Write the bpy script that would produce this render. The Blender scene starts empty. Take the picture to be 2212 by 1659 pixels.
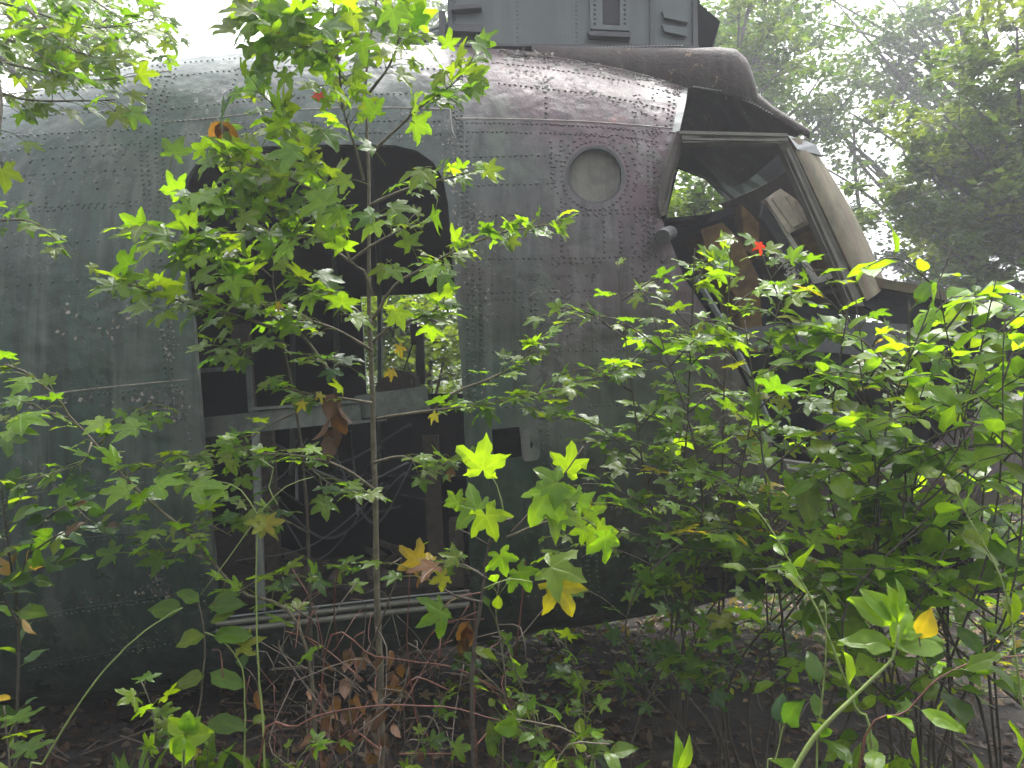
import bpy, bmesh, math, random
import numpy as np
from mathutils import Vector, Matrix
R = random.Random(7); NR = np.random.RandomState(7)
S = bpy.context.scene; C = S.collection

# ------------------------------------------------------------------ camera, sky, light
EYE = 1.5; F = 1671.0
cam = bpy.data.objects.new('camera', bpy.data.cameras.new('camera')); C.objects.link(cam)
cam.location = (0, 0, EYE); cam.rotation_euler = (math.radians(90), 0, 0)
cam.data.sensor_width = 36; cam.data.lens = F/2212*36; cam.data.clip_start = 0.05; cam.data.clip_end = 500
S.camera = cam
w = bpy.data.worlds.new("World"); S.world = w; w.use_nodes = True
nt = w.node_tree; bg = nt.nodes['Background']
sky = nt.nodes.new('ShaderNodeTexSky'); sky.sky_type = 'NISHITA'; sky.sun_disc = False
SUN_EL, SUN_ROT = math.radians(62), math.radians(20)
sky.sun_elevation = SUN_EL; sky.sun_rotation = SUN_ROT; sky.air_density = 1.0; sky.dust_density = 6.0; sky.ozone_density = 1
hs = nt.nodes.new('ShaderNodeHueSaturation'); hs.inputs['Saturation'].default_value = 0.22; hs.inputs['Value'].default_value = 1.0
nt.links.new(sky.outputs[0], hs.inputs['Color']); nt.links.new(hs.outputs[0], bg.inputs['Color'])
bg.inputs['Strength'].default_value = 0.15
sun = bpy.data.objects.new('sun', bpy.data.lights.new('sun', 'SUN')); C.objects.link(sun)
sun.data.energy = 1.3; sun.data.angle = math.radians(20); sun.data.color = (1, .98, .94)
# sky sun_rotation is measured clockwise from +Y, the lamp shines down its -Z
sun.rotation_euler = (math.pi/2 - SUN_EL, 0, math.pi - SUN_ROT)
S.view_settings.view_transform = 'Standard'; S.view_settings.look = 'None'
S.view_settings.exposure = 1.98; S.view_settings.gamma = 1
S.cycles.max_bounces = 7; S.cycles.diffuse_bounces = 4; S.cycles.transmission_bounces = 4; S.cycles.volume_bounces = 0

def W(xd, yd, y):
    return np.array([(xd-1106)/F*y, y, EYE+(829.5-yd)/F*y])

# ------------------------------------------------------------------ materials
def mat(name, build):
    m = bpy.data.materials.new(name); m.use_nodes = True
    t = m.node_tree; p = t.nodes['Principled BSDF']; build(t, p, m); return m
def N(t, kind, **kw):
    n = t.nodes.new(kind)
    for k, v in kw.items():
        if k in n.inputs: n.inputs[k].default_value = v
        else: setattr(n, k, v)
    return n
def ramp(t, src, stops):
    r = t.nodes.new('ShaderNodeValToRGB'); t.links.new(src, r.inputs[0]); e = r.color_ramp.elements
    while len(e) < len(stops): e.new(0.5)
    for i, (p, c) in enumerate(stops): e[i].position = p; e[i].color = (*c, 1) if len(c) == 3 else c
    return r.outputs[0]
def coords(t, scale=(1, 1, 1), out='Object'):
    c = t.nodes.new('ShaderNodeTexCoord'); mp = t.nodes.new('ShaderNodeMapping'); mp.inputs['Scale'].default_value = scale
    t.links.new(c.outputs[out], mp.inputs['Vector']); return mp.outputs[0]
def noise(t, vec, sc, det=4, rough=.55, dist=0):
    n = N(t, 'ShaderNodeTexNoise', Scale=sc, Detail=det, Roughness=rough, Distortion=dist); t.links.new(vec, n.inputs['Vector']); return n.outputs['Fac']
def mixc(t, fac, a, b, mode='MIX'):
    m = t.nodes.new('ShaderNodeMix'); m.data_type = 'RGBA'; m.blend_type = mode
    for sock, v in ((m.inputs[0], fac), (m.inputs[6], a), (m.inputs[7], b)):
        if isinstance(v, (int, float)): sock.default_value = v
        elif isinstance(v, tuple): sock.default_value = (*v, 1)
        else: t.links.new(v, sock)
    return m.outputs[2]
def bump(t, p, h, strength=.3, dist=.01):
    b = N(t, 'ShaderNodeBump', Strength=strength, Distance=dist); t.links.new(h, b.inputs['Height']); t.links.new(b.outputs[0], p.inputs['Normal'])
def math_(t, op, a, b):
    m = t.nodes.new('ShaderNodeMath'); m.operation = op
    for i, v in enumerate((a, b)):
        if isinstance(v, (int, float)): m.inputs[i].default_value = v
        else: t.links.new(v, m.inputs[i])
    return m.outputs[0]

def paint(t, p, m):
    v = coords(t); vs = coords(t, (9, 9, .55)); vf = coords(t, (30, 30, 1.6))
    big = noise(t, v, 1.3, 5, .6)
    base = ramp(t, big, [(.30, (.026, .050, .040)), (.50, (.040, .068, .055)), (.62, (.054, .074, .060)), (.74, (.046, .046, .042))])
    # purple-brown undercoat showing towards the nose, grows with x
    sep = t.nodes.new('ShaderNodeSeparateXYZ'); t.links.new(v, sep.inputs[0])
    g = math_(t, 'ADD', math_(t, 'MULTIPLY', sep.outputs[0], .45), math_(t, 'MULTIPLY', big, .9))
    g = math_(t, 'ADD', g, math_(t, 'MULTIPLY', math_(t, 'SUBTRACT', sep.outputs[2], 1.35), .30))
    base = mixc(t, ramp(t, g, [(.40, (0, 0, 0)), (.80, (.95, .95, .95))]), base, (.074, .042, .050))
    st = noise(t, vs, 1.0, 5, .6)
    base = mixc(t, ramp(t, st, [(.50, (0, 0, 0)), (.72, (.6, .6, .6))]), base, (.16, .165, .155))
    st2 = noise(t, vf, 1.0, 3, .6)
    base = mixc(t, ramp(t, st2, [(.38, (.55, .55, .55)), (.5, (0, 0, 0))]), base, (.022, .026, .024))
    chip = noise(t, v, 34, 6, .62, .6); zone = noise(t, v, 2.6, 3)
    cm = math_(t, 'MULTIPLY', ramp(t, chip, [(.60, (0, 0, 0)), (.63, (1, 1, 1))]), ramp(t, zone, [(.54, (0, 0, 0)), (.62, (1, 1, 1))]))
    base = mixc(t, math_(t, 'MULTIPLY', cm, .8), base, (.16, .15, .14))
    rust = noise(t, v, 7, 6, .7); rm = math_(t, 'MULTIPLY', ramp(t, rust, [(.66, (0, 0, 0)), (.70, (1, 1, 1))]), ramp(t, g, [(.5, (0, 0, 0)), (.8, (.8, .8, .8))]))
    base = mixc(t, rm, base, (.17, .065, .045))
    alg = noise(t, v, 2.1, 7, .7, .4)
    base = mixc(t, ramp(t, alg, [(.54, (0, 0, 0)), (.66, (.75, .75, .75))]), base, (.088, .112, .080))
    pat = noise(t, v, 1.6, 3, .5, .2)
    base = mixc(t, ramp(t, pat, [(.60, (0, 0, 0)), (.66, (.55, .55, .55))]), base, (.105, .108, .104))
    t.links.new(base, p.inputs['Base Color'])
    t.links.new(ramp(t, noise(t, v, 6, 4), [(.3, (.24,)*3), (.7, (.42,)*3)]), p.inputs['Roughness'])
    p.inputs['Metallic'].default_value = 0.15
    fine = noise(t, v, 130, 4, .7); mid = noise(t, v, 22, 5, .65)
    h = math_(t, 'ADD', math_(t, 'MULTIPLY', fine, .25), math_(t, 'MULTIPLY', cm, .9))
    h = math_(t, 'ADD', h, math_(t, 'MULTIPLY', mid, .6))
    h = math_(t, 'ADD', h, math_(t, 'MULTIPLY', noise(t, v, 3.6, 3), 5.5))
    bump(t, p, h, .7, .007)
M = {}
M['paint'] = mat('weathered_paint', paint)
def simple(name, col, rough=.6, metal=0, var=.35, sc=8, bmp=.3, streak=None):
    def b(t, p, m):
        v = coords(t); n = noise(t, v, sc, 6, .65)
        d = tuple(c*(1-var) for c in col); l = tuple(min(1, c*(1+var)) for c in col)
        base = ramp(t, n, [(.32, d), (.68, l)])
        if streak:
            s = noise(t, coords(t, (14, 14, 1)), 1, 5, .6); base = mixc(t, ramp(t, s, [(.48, (0, 0, 0)), (.68, (.8, .8, .8))]), base, streak)
        t.links.new(base, p.inputs['Base Color']); p.inputs['Roughness'].default_value = rough; p.inputs['Metallic'].default_value = metal
        bump(t, p, noise(t, v, sc*6, 4, .6), bmp, .004)
    M[name] = mat(name, b)
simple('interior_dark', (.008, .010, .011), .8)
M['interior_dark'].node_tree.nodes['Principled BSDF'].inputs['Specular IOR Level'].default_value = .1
simple('green_primer', (.028, .050, .034), .6)
simple('pylon_metal', (.085, .098, .098), .45, .2, .2, 3, .2, (.12, .13, .12))

def rusty(t, p, m):
    v = coords(t); n = noise(t, v, 4, 6, .7)
    base = ramp(t, n, [(.3, (.036, .030, .030)), (.5, (.062, .044, .040)), (.62, (.058, .060, .044)), (.75, (.085, .075, .062))])
    c = noise(t, v, 13, 7, .72, .8); z = noise(t, v, 3.2, 2)
    base = mixc(t, math_(t, 'MULTIPLY', ramp(t, c, [(.60, (0, 0, 0)), (.63, (1, 1, 1))]), ramp(t, z, [(.5, (0, 0, 0)), (.56, (1, 1, 1))])), base, (.24, .17, .11))
    s_ = noise(t, coords(t, (11, 11, .8)), 1, 5, .6); base = mixc(t, ramp(t, s_, [(.5, (0, 0, 0)), (.7, (.6, .6, .6))]), base, (.10, .10, .085))
    t.links.new(base, p.inputs['Base Color']); p.inputs['Roughness'].default_value = .7
    bump(t, p, math_(t, 'ADD', noise(t, v, 60, 6, .75), math_(t, 'MULTIPLY', c, 1.5)), .9, .012)
M['rust_paint'] = mat('rusty_paint', rusty)
simple('tan_panel', (.088, .080, .044), .75, 0, .45, 7, .6, (.10, .060, .044)); M['tan_panel'].node_tree.nodes['Principled BSDF'].inputs['Specular IOR Level'].default_value = .2
simple('frame_olive', (.12, .115, .095), .6, 0, .3, 14, .4)
simple('bare_metal', (.17, .18, .175), .4, .5, .2, 18, .3)
simple('porthole_cover', (.135, .13, .112), .75, 0, .35, 14, .5, (.20, .195, .17))
simple('pale_metal', (.10, .115, .105), .6, .2, .5, 14, .7, (.17, .17, .155))
simple('wood_box', (.72, .64, .54), .6, 0, .25, 14, .3, (.25, .12, .09))
simple('white_paint', (.8, .78, .72), .5, 0, .15, 20)
simple('black_rubber', (.014, .014, .016), .6)
simple('yellow_brown', (.17, .10, .028), .7, 0, .5, 12)
simple('dark_grey', (.06, .062, .065), .5)
simple('flake_light', (.24, .215, .19), .6, 0, .4, 40)
simple('flake_dark', (.060, .066, .062), .6, 0, .4, 40)
simple('bark', (.115, .098, .068), .8, 0, .45, 40, .8)
simple('bark_dark', (.055, .045, .035), .85, 0, .4, 30, .8)
simple('bark_far', (.085, .080, .072), .9, 0, .4, 10, .8)
simple('cane_green', (.20, .26, .075), .45, 0, .2, 30)
simple('cane_red', (.12, .042, .028), .6, 0, .4, 30)
simple('twig_dead', (.085, .066, .052), .8, 0, .4, 30)
def litter_floor(t, p, m):
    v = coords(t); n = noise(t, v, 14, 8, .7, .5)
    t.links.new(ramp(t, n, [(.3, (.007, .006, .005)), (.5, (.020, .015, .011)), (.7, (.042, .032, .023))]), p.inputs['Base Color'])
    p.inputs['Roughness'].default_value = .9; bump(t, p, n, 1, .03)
M['forest_floor'] = mat('forest_floor', litter_floor)
def leafmat(name, trans=.5, rough=.32, spec=.5, speck=True, coat=0.0):
    def b(t, p, m):
        a = N(t, 'ShaderNodeAttribute', attribute_name='Col')
        base = a.outputs['Color']
        vein = math_(t, 'POWER', a.outputs['Alpha'], 7.0)
        light = mixc(t, 1.0, base, (1.7, 1.45, 1.9), 'MULTIPLY')
        base = mixc(t, math_(t, 'MULTIPLY', vein, .55), base, light)
        v = coords(t); n = noise(t, v, 32, 4, .7)
        base = mixc(t, 1.0, base, ramp(t, n, [(.3, (.78, .80, .75)), (.7, (1.15, 1.12, 1.1))]), 'MULTIPLY')
        if speck:
            s = noise(t, v, 75, 3, .6)
            z = noise(t, v, 4.5, 2, .5)
            sm = math_(t, 'MULTIPLY', ramp(t, s, [(.64, (0, 0, 0)), (.67, (1, 1, 1))]), ramp(t, z, [(.5, (0, 0, 0)), (.6, (1, 1, 1))]))
            base = mixc(t, math_(t, 'MULTIPLY', sm, .85), base, (.09, .045, .012))
        t.links.new(base, p.inputs['Base Color']); p.inputs['Roughness'].default_value = rough
        p.inputs['Specular IOR Level'].default_value = spec; p.inputs['Coat Weight'].default_value = coat; p.inputs['Coat Roughness'].default_value = .15
        if speck: bump(t, p, math_(t, 'ADD', noise(t, v, 55, 3), math_(t, 'MULTIPLY', vein, -.6)), .5, .004)
        tr = t.nodes.new('ShaderNodeBsdfTranslucent'); tc = mixc(t, 1.0, base, (2.05, 1.98, .30), 'MULTIPLY'); t.links.new(tc, tr.inputs['Color'])
        mx = t.nodes.new('ShaderNodeMixShader'); mx.inputs[0].default_value = trans
        t.links.new(p.outputs[0], mx.inputs[1]); t.links.new(tr.outputs[0], mx.inputs[2])
        t.links.new(mx.outputs[0], t.nodes['Material Output'].inputs['Surface'])
    M[name] = mat(name, b)
leafmat('leaf', .62, .38, .4, True, .10)
leafmat('leaf_far', .45, .5, .4, False)
leafmat('leaf_dead', .18, .6, .3, False)

# ------------------------------------------------------------------ object helpers
def tag(o, label=None, cat=None, group=None, kind=None):
    for k, v in (('label', label), ('category', cat), ('group', group), ('kind', kind)):
        if v: o[k] = v
    return o
def empty(name, loc, label, cat, group=None):
    o = bpy.data.objects.new(name, None); C.objects.link(o); o.location = loc; o.empty_display_size = .1
    return tag(o, label, cat, group)
def mesh_obj(name, V, Fc, mats, parent=None, smooth=False, fmat=None, base=(0, 0, 0), col=None):
    """V (n,3) array in world space, Fc list of index tuples or (m,k) array"""
    V = np.asarray(V, dtype=np.float64).reshape(-1, 3)
    if parent is not None:
        b = np.zeros(3); q = parent
        while q is not None: b += np.array(q.location); q = q.parent
        V = V - b
    me = bpy.data.meshes.new(name)
    if isinstance(Fc, np.ndarray):
        m, k = Fc.shape
        me.vertices.add(len(V)); me.vertices.foreach_set('co', V.ravel().astype(np.float32))
        me.loops.add(m*k); me.loops.foreach_set('vertex_index', Fc.ravel().astype(np.int32))
        me.polygons.add(m); me.polygons.foreach_set('loop_start', np.arange(0, m*k, k, dtype=np.int32))
        me.update(calc_edges=True)
    else:
        me.from_pydata(V.tolist(), [], [tuple(int(i) for i in f) for f in Fc]); me.update()
    if not isinstance(mats, (list, tuple)): mats = [mats]
    for mm in mats: me.materials.append(M[mm])
    if fmat is not None: me.polygons.foreach_set('material_index', np.asarray(fmat, dtype=np.int32))
    if smooth: me.polygons.foreach_set('use_smooth', np.ones(len(me.polygons), dtype=bool))
    if col is not None:
        at = me.color_attributes.new('Col', 'FLOAT_COLOR', 'POINT'); at.data.foreach_set('color', np.asarray(col, dtype=np.float32).ravel())
    me.validate()
    o = bpy.data.objects.new(name, me); C.objects.link(o)
    if parent is not None: o.parent = parent
    return o
class MB:
    def __init__(s): s.v = []; s.f = []; s.n = 0; s.m = []
    def add(s, V, Fc, mi=0):
        s.v.append(np.asarray(V, float).reshape(-1, 3)); s.f += [tuple(i+s.n for i in f) for f in Fc]; s.m += [mi]*len(Fc); s.n += len(s.v[-1])
    def box(s, p0, p1, mi=0, rot=None, piv=None):
        (x0, y0, z0), (x1, y1, z1) = p0, p1
        V = np.array([(x, y, z) for x in (x0, x1) for y in (y0, y1) for z in (z0, z1)], float)
        s.add(V, [(0, 1, 3, 2), (4, 6, 7, 5), (0, 4, 5, 1), (2, 3, 7, 6), (0, 2, 6, 4), (1, 5, 7, 3)], mi)
    def slab(s, poly, th, nrm=None, mi=0):
        """polygon (n,3) thickened along nrm"""
        P = np.asarray(poly, float); n = len(P)
        if nrm is None:
            nrm = np.cross(P[1]-P[0], P[2]-P[0])
        nrm = np.array(nrm, float); nrm /= np.linalg.norm(nrm)
        V = np.vstack([P, P+nrm*th])
        s.add(V, [tuple(range(n))[::-1], tuple(range(n, 2*n))]+[(i, (i+1) % n, n+(i+1) % n, n+i) for i in range(n)], mi)
    def tube(s, P, r, sides=6, mi=0):
        V, Fc = tube(P, r, sides); s.add(V, Fc, mi)
    def beam(s, a, b, wd, th, up=(0, -1, 0), mi=0):
        a, b, up = np.array(a, float), np.array(b, float), np.array(up, float)
        d = (b-a)/np.linalg.norm(b-a); sd = np.cross(d, up); sd /= np.linalg.norm(sd); u = np.cross(sd, d)
        V = [p+sd*i*wd/2+u*j*th/2 for p in (a, b) for (i, j) in ((-1, -1), (1, -1), (1, 1), (-1, 1))]
        s.add(V, [(0, 1, 2, 3), (7, 6, 5, 4), (0, 4, 5, 1), (1, 5, 6, 2), (2, 6, 7, 3), (3, 7, 4, 0)], mi)
    def build(s, name, mats, parent=None, smooth=False):
        return mesh_obj(name, np.vstack(s.v), s.f, mats, parent, smooth, s.m)
def smooth_line(P, step):
    P = np.asarray(P, float)
    if len(P) < 3:
        n = max(2, int(np.linalg.norm(P[-1]-P[0])/step)+1); return P[0]+(P[-1]-P[0])*np.linspace(0, 1, n)[:, None]
    Q = np.vstack([2*P[0]-P[1], P, 2*P[-1]-P[-2]]); out = []
    for i in range(1, len(Q)-2):
        k = max(1, int(np.linalg.norm(Q[i+1]-Q[i])/step)+1)
        for t in np.linspace(0, 1, k, endpoint=False):
            out.append(.5*((2*Q[i])+(Q[i+1]-Q[i-1])*t+(2*Q[i-1]-5*Q[i]+4*Q[i+1]-Q[i+2])*t*t+(-Q[i-1]+3*Q[i]-3*Q[i+1]+Q[i+2])*t**3))
    out.append(Q[-2]); return np.array(out)
def tube(P, r, sides=5):
    P = np.asarray(P, float); n = len(P); r = np.broadcast_to(np.asarray(r, float), (n,))
    T = np.gradient(P, axis=0); T /= np.linalg.norm(T, axis=1)[:, None]+1e-9
    ref = np.array([.3, .9, .31]) if abs(T[:, 2]).mean() > .6 else np.array([.1, .2, .97])
    A = np.cross(T, ref); A /= np.linalg.norm(A, axis=1)[:, None]+1e-9; B = np.cross(T, A)
    an = np.linspace(0, 2*math.pi, sides, endpoint=False)
    V = (P[:, None]+r[:, None, None]*(A[:, None]*np.cos(an)[None, :, None]+B[:, None]*np.sin(an)[None, :, None])).reshape(-1, 3)
    Fc = [(i*sides+j, i*sides+(j+1) % sides, (i+1)*sides+(j+1) % sides, (i+1)*sides+j) for i in range(n-1) for j in range(sides)]
    Fc += [tuple(range(sides))[::-1], tuple((n-1)*sides+j for j in range(sides))]
    return V, Fc

# ------------------------------------------------------------------ leaf templates: verts, tris, vein value
def T_star():
    V = [(0, 0, 0)]; ve = [1.0]; Fc = []
    lob = [(0, 1.0), (58, .90), (-58, .90), (118, .56), (-118, .56)]
    lob.sort(key=lambda q: q[0]); sn = []
    for k in range(6):
        if k == 0: a, r = -158, .22
        elif k == 5: a, r = 158, .22
        else: a, r = (lob[k-1][0]+lob[k][0])/2, .43 if k in (2, 3) else .37
        a = math.radians(a); V.append((math.sin(a)*r, math.cos(a)*r, .02)); ve.append(0.0); sn.append(len(V)-1)
    for k, (a, L) in enumerate(lob):
        def pt(r, da, z): q = math.radians(a+da); V.append((math.sin(q)*r*L, math.cos(q)*r*L, z)); ve.append(0.0); return len(V)-1
        m = pt(.55, 0, -.015); ve[m] = 1.0; tip = pt(1.0, 0, -.05); ve[tip] = .9
        for sgn, s0 in ((-1, sn[k]), (1, sn[k+1])):
            b1 = pt(.60, 21*sgn, .02); b1b = pt(.69, 15.5*sgn, .015); b2 = pt(.84, 8.5*sgn, -.01)
            tri = [(0, s0, m), (s0, b1, m), (b1, b1b, m), (b1b, b2, m), (b2, tip, m)]
            Fc += tri if sgn > 0 else [t[::-1] for t in tri]
    return np.array(V), np.array(Fc), np.array(ve)
def T_oval(wd=.28, curl=.10, n=5):
    V = []; ve = []; Fc = []
    ts = np.linspace(0, 1, n+1)
    for t in ts:
        h = wd*math.sin(math.pi*min(1, t**.85))**.8 if 0 < t < 1 else 0
        z = -curl*(t-.3)**2
        V += [(-h, t, z+.25*h), (0, t, z), (h, t, z+.25*h)]; ve += [0, 1, 0]
    for i in range(n):
        a = 3*i
        Fc += [(a, a+1, a+4), (a, a+4, a+3), (a+1, a+2, a+5), (a+1, a+5, a+4)]
    return np.array(V), np.array(Fc), np.array(ve, float)
def T_quad():
    V = np.array([(0, 0, 0), (-.30, .45, .06), (0, 1, -.05), (.30, .45, .06)]); return V, np.array([(0, 2, 1), (0, 3, 2)]), np.array([1., 0, 1, 0])
def T_lobed():
    V, Fc, ve = T_star(); V = V.copy(); V[:, 0] *= .72; return V, Fc, ve
STAR, OVAL, NARROW, QUAD, LOBED, ROUND = T_star(), T_oval(), T_oval(.17, .3, 6), T_quad(), T_lobed(), T_oval(.38, .08)
def unit(v): v = np.asarray(v, float); return v/(np.linalg.norm(v, axis=-1, keepdims=True)+1e-9)
class Leaves:
    def __init__(s): s.items = {}
    def add(s, T, pos, fwd, nrm, size, col, droop=0.0):
        s.items.setdefault(id(T), (T, []))[1].append((pos, fwd, nrm, size, col, droop))
    def arrays(s):
        Vs, Fs, Cs, n0 = [], [], [], 0
        for T, L in s.items.values():
            V, Fc, ve = T
            pos = np.array([l[0] for l in L]); f = unit([l[1] for l in L]); nn = unit([l[2] for l in L])
            nn = unit(nn-f*(nn*f).sum(1)[:, None]); r = np.cross(f, nn); sz = np.array([l[3] for l in L]); col = np.array([l[4] for l in L]); dr = np.array([l[5] for l in L])
            lv = np.repeat(V[None], len(L), 0)
            if len(V) > 5:
                jit = NR.normal(0, .028, lv.shape); jit[:, :, 2] *= .8; lv = lv+jit
                ph = NR.uniform(-.25, .25, (len(L), 1)); lv[:, :, 2] += ph*lv[:, :, 0]*lv[:, :, 1]+NR.uniform(-.18, .28, (len(L), 1))*lv[:, :, 0]**2
            lv[:, :, 2] -= dr[:, None]*(lv[:, :, 1]**2+lv[:, :, 0]**2)
            G = pos[:, None]+sz[:, None, None]*(lv[:, :, :1]*r[:, None]+lv[:, :, 1:2]*f[:, None]+lv[:, :, 2:3]*nn[:, None])
            k = len(V)
            Vs.append(G.reshape(-1, 3)); Fs.append((Fc[None]+(np.arange(len(L))*k)[:, None, None]+n0).reshape(-1, 3)); n0 += len(L)*k
            c = np.ones((len(L), k, 4)); c[:, :, :3] = col[:, None]; c[:, :, 3] = ve[None]; Cs.append(c.reshape(-1, 4))
        return np.vstack(Vs), np.vstack(Fs), np.vstack(Cs)
    def build(s, name, parent, m='leaf', stalks=None):
        if not s.items: return None
        V, Fc, Co = s.arrays()
        if stalks is not None and stalks.v:
            SV = np.vstack(stalks.v); SF = []
            for f in stalks.f:
                for i in range(1, len(f)-1): SF.append((f[0], f[i], f[i+1]))
            c = np.zeros((len(SV), 4)); c[:] = (.12, .15, .05, 0); Fc = np.vstack([Fc, np.array(SF)+len(V)]); V = np.vstack([V, SV]); Co = np.vstack([Co, c])
        return mesh_obj(name, V, Fc, m, parent, True, col=Co)
def lcol(kind='g'):
    j = R.uniform(.78, 1.22)
    if kind == 'g': c = R.choice([(.078, .160, .012), (.098, .178, .012), (.066, .142, .014), (.118, .180, .012)])
    elif kind == 'b': c = R.choice([(.15, .27, .02), (.17, .28, .02), (.13, .25, .018)])
    elif kind == 'd': c = R.choice([(.035, .085, .022), (.045, .10, .025), (.03, .075, .028)])
    elif kind == 'y': c = R.choice([(.26, .24, .02), (.30, .23, .02), (.20, .23, .02)])
    elif kind == 'r': c = (.45, .03, .015)
    elif kind == 'k': c = R.choice([(.10, .05, .028), (.14, .07, .035), (.07, .04, .025)])
    elif kind == 't': c = R.choice([(.20, .135, .085), (.14, .095, .062), (.27, .20, .13), (.09, .058, .038)])
    return tuple(q*j for q in c)

# ------------------------------------------------------------------ ground
gx, gy = np.meshgrid(np.concatenate([np.linspace(-60, -7, 12), np.linspace(-6, 8, 90), np.linspace(9, 60, 12)]), np.concatenate([np.linspace(-30, 0, 8), np.linspace(.3, 12, 80), np.linspace(13, 90, 16)]))
def ground_z(x, y):
    return .05*np.sin(x*1.7+.4)*np.cos(y*1.3)+.02*np.sin(x*5.1)*np.sin(y*4.3+1)+np.clip((y-8)*.03, 0, 3)+.04*np.clip(x-.5, 0, 3)*np.clip(y-4, 0, 2)*.5
gz = ground_z(gx, gy); h_, w_ = gx.shape
idx = np.arange(h_*w_).reshape(h_, w_)
gf = np.stack([idx[:-1, :-1], idx[:-1, 1:], idx[1:, 1:], idx[1:, :-1]], -1).reshape(-1, 4)
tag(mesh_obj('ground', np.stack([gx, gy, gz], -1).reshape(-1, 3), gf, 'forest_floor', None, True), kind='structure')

# ------------------------------------------------------------------ fuselage form
NEXP = 2.7
XS = np.linspace(-4.2, 2.45, 134)
top_px = [(-1200, 560), (-400, 330), (0, 232), (130, 186), (350, 127), (600, 100), (900, 96), (1130, 108), (1300, 136), (1490, 176), (1620, 260), (1760, 420), (1900, 590), (2000, 640), (2150, 690), (2300, 760), (2600, 860)]
bot_px = [(-1200, 1640), (-400, 1570), (0, 1540), (400, 1492), (700, 1440), (900, 1408), (1300, 1347), (1500, 1312), (1640, 1272), (1950, 1172), (2150, 1085), (2300, 1010), (2600, 930)]
def a_of(x): return np.interp(x, [-4.2, -2.5, .5, 1.0, 1.6, 2.1, 2.45], [.95, 1.08, 1.10, 1.06, .92, .72, .45])
YC = 4.1
def solve_profile():
    zt = np.full(len(XS), 3.0); zb = np.full(len(XS), .4)
    th = np.linspace(0, 2*math.pi, 361)
    ct, st = np.cos(th), np.sin(th); cx = np.sign(ct)*abs(ct)**(2/NEXP); sx = np.sign(st)*abs(st)**(2/NEXP)
    for it in range(14):
        for i, x in enumerate(XS):
            a = a_of(x); zc, b = (zt[i]+zb[i])/2, (zt[i]-zb[i])/2
            y = YC+a*cx; z = zc+b*sx; sl = (z-EYE)/y
            k = sl.argmax(); xd = 1106+x/y[k]*F; tgt = (829.5-np.interp(xd, *zip(*top_px)))/F; zt[i] += (tgt-sl[k])*y[k]*.8
            k = sl.argmin(); xd = 1106+x/y[k]*F; tgt = (829.5-np.interp(xd, *zip(*bot_px)))/F; zb[i] += (tgt-sl[k])*y[k]*.8
    ker = np.exp(-np.linspace(-2, 2, 9)**2); ker /= ker.sum()
    f = lambda q: np.convolve(np.pad(q, 4, mode='edge'), ker, 'valid')
    return f(zt), f(zb)
ZT, ZB = solve_profile()
def FF(p):
    x, y, z = p; zt, zb = np.interp(x, XS, ZT), np.interp(x, XS, ZB); a = a_of(x)
    return abs((y-YC)/a)**NEXP+abs((z-(zt+zb)/2)/((zt-zb)/2))**NEXP-1
def hit(xd, yd):
    """first point of the near skin on the ray through a pixel"""
    d = np.array([(xd-1106)/F, 1, (829.5-yd)/F]); o = np.array([0, 0, EYE]); lo = 2.2; best = None
    for y in np.arange(2.6, 5.0, .02):
        v = FF(o+d*y)
        if v < 0: hi = y; break
        if best is None or v < best[0]: best = (v, y)
        lo = y
    else: return o+d*best[1]
    for _ in range(24):
        mid = (lo+hi)/2
        if FF(o+d*mid) < 0: hi = mid
        else: lo = mid
    return o+d*hi
def nrm_at(p):
    e = 1e-3; g = np.array([FF(p+np.eye(3)[i]*e)-FF(p-np.eye(3)[i]*e) for i in range(3)]); return unit(g)
def prism(poly, y0, y1):
    """poly of (x,z) -> closed prism mesh object used only for cutting"""
    n = len(poly); V = [(x, y0, z) for x, z in poly]+[(x, y1, z) for x, z in poly]
    area = sum(poly[i][0]*poly[(i+1) % n][1]-poly[(i+1) % n][0]*poly[i][1] for i in range(n))
    Fc = [tuple(range(n)), tuple(range(n, 2*n))[::-1]]+[(i, n+i, n+(i+1) % n, (i+1) % n) for i in range(n)]
    if area < 0: Fc = [f[::-1] for f in Fc]
    me = bpy.data.meshes.new('cut'); me.from_pydata(V, [], Fc); me.update()
    o = bpy.data.objects.new('cut', me); C.objects.link(o); return o
NT = 104
th = np.linspace(0, 2*math.pi, NT, endpoint=False)
ct, st = np.cos(th), np.sin(th); cx = np.sign(ct)*abs(ct)**(2/NEXP); sx = np.sign(st)*abs(st)**(2/NEXP)
def rings(off):
    V = []
    for i, x in enumerate(XS):
        a = a_of(x)-off; zc, b = (ZT[i]+ZB[i])/2, (ZT[i]-ZB[i])/2-off
        xx = x+(off if i == 0 else (-off if i == len(XS)-1 else 0))
        V.append(np.stack([np.full(NT, xx), YC+a*cx, zc+b*sx], -1))
    return np.vstack(V)
Vo, Vi = rings(0), rings(.03); n1 = len(Vo); nx = len(XS)
ii, jj = np.meshgrid(np.arange(nx-1), np.arange(NT), indexing='ij'); a_ = ii*NT+jj; b_ = ii*NT+(jj+1) % NT; c_ = (ii+1)*NT+(jj+1) % NT; d_ = (ii+1)*NT+jj
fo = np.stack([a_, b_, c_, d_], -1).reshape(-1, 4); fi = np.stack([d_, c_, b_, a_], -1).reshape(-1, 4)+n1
e0 = np.array([(j, n1+j, n1+(j+1) % NT, (j+1) % NT) for j in range(NT)]); k0 = (nx-1)*NT
e1 = np.array([(k0+j, k0+(j+1) % NT, n1+k0+(j+1) % NT, n1+k0+j) for j in range(NT)])
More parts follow.
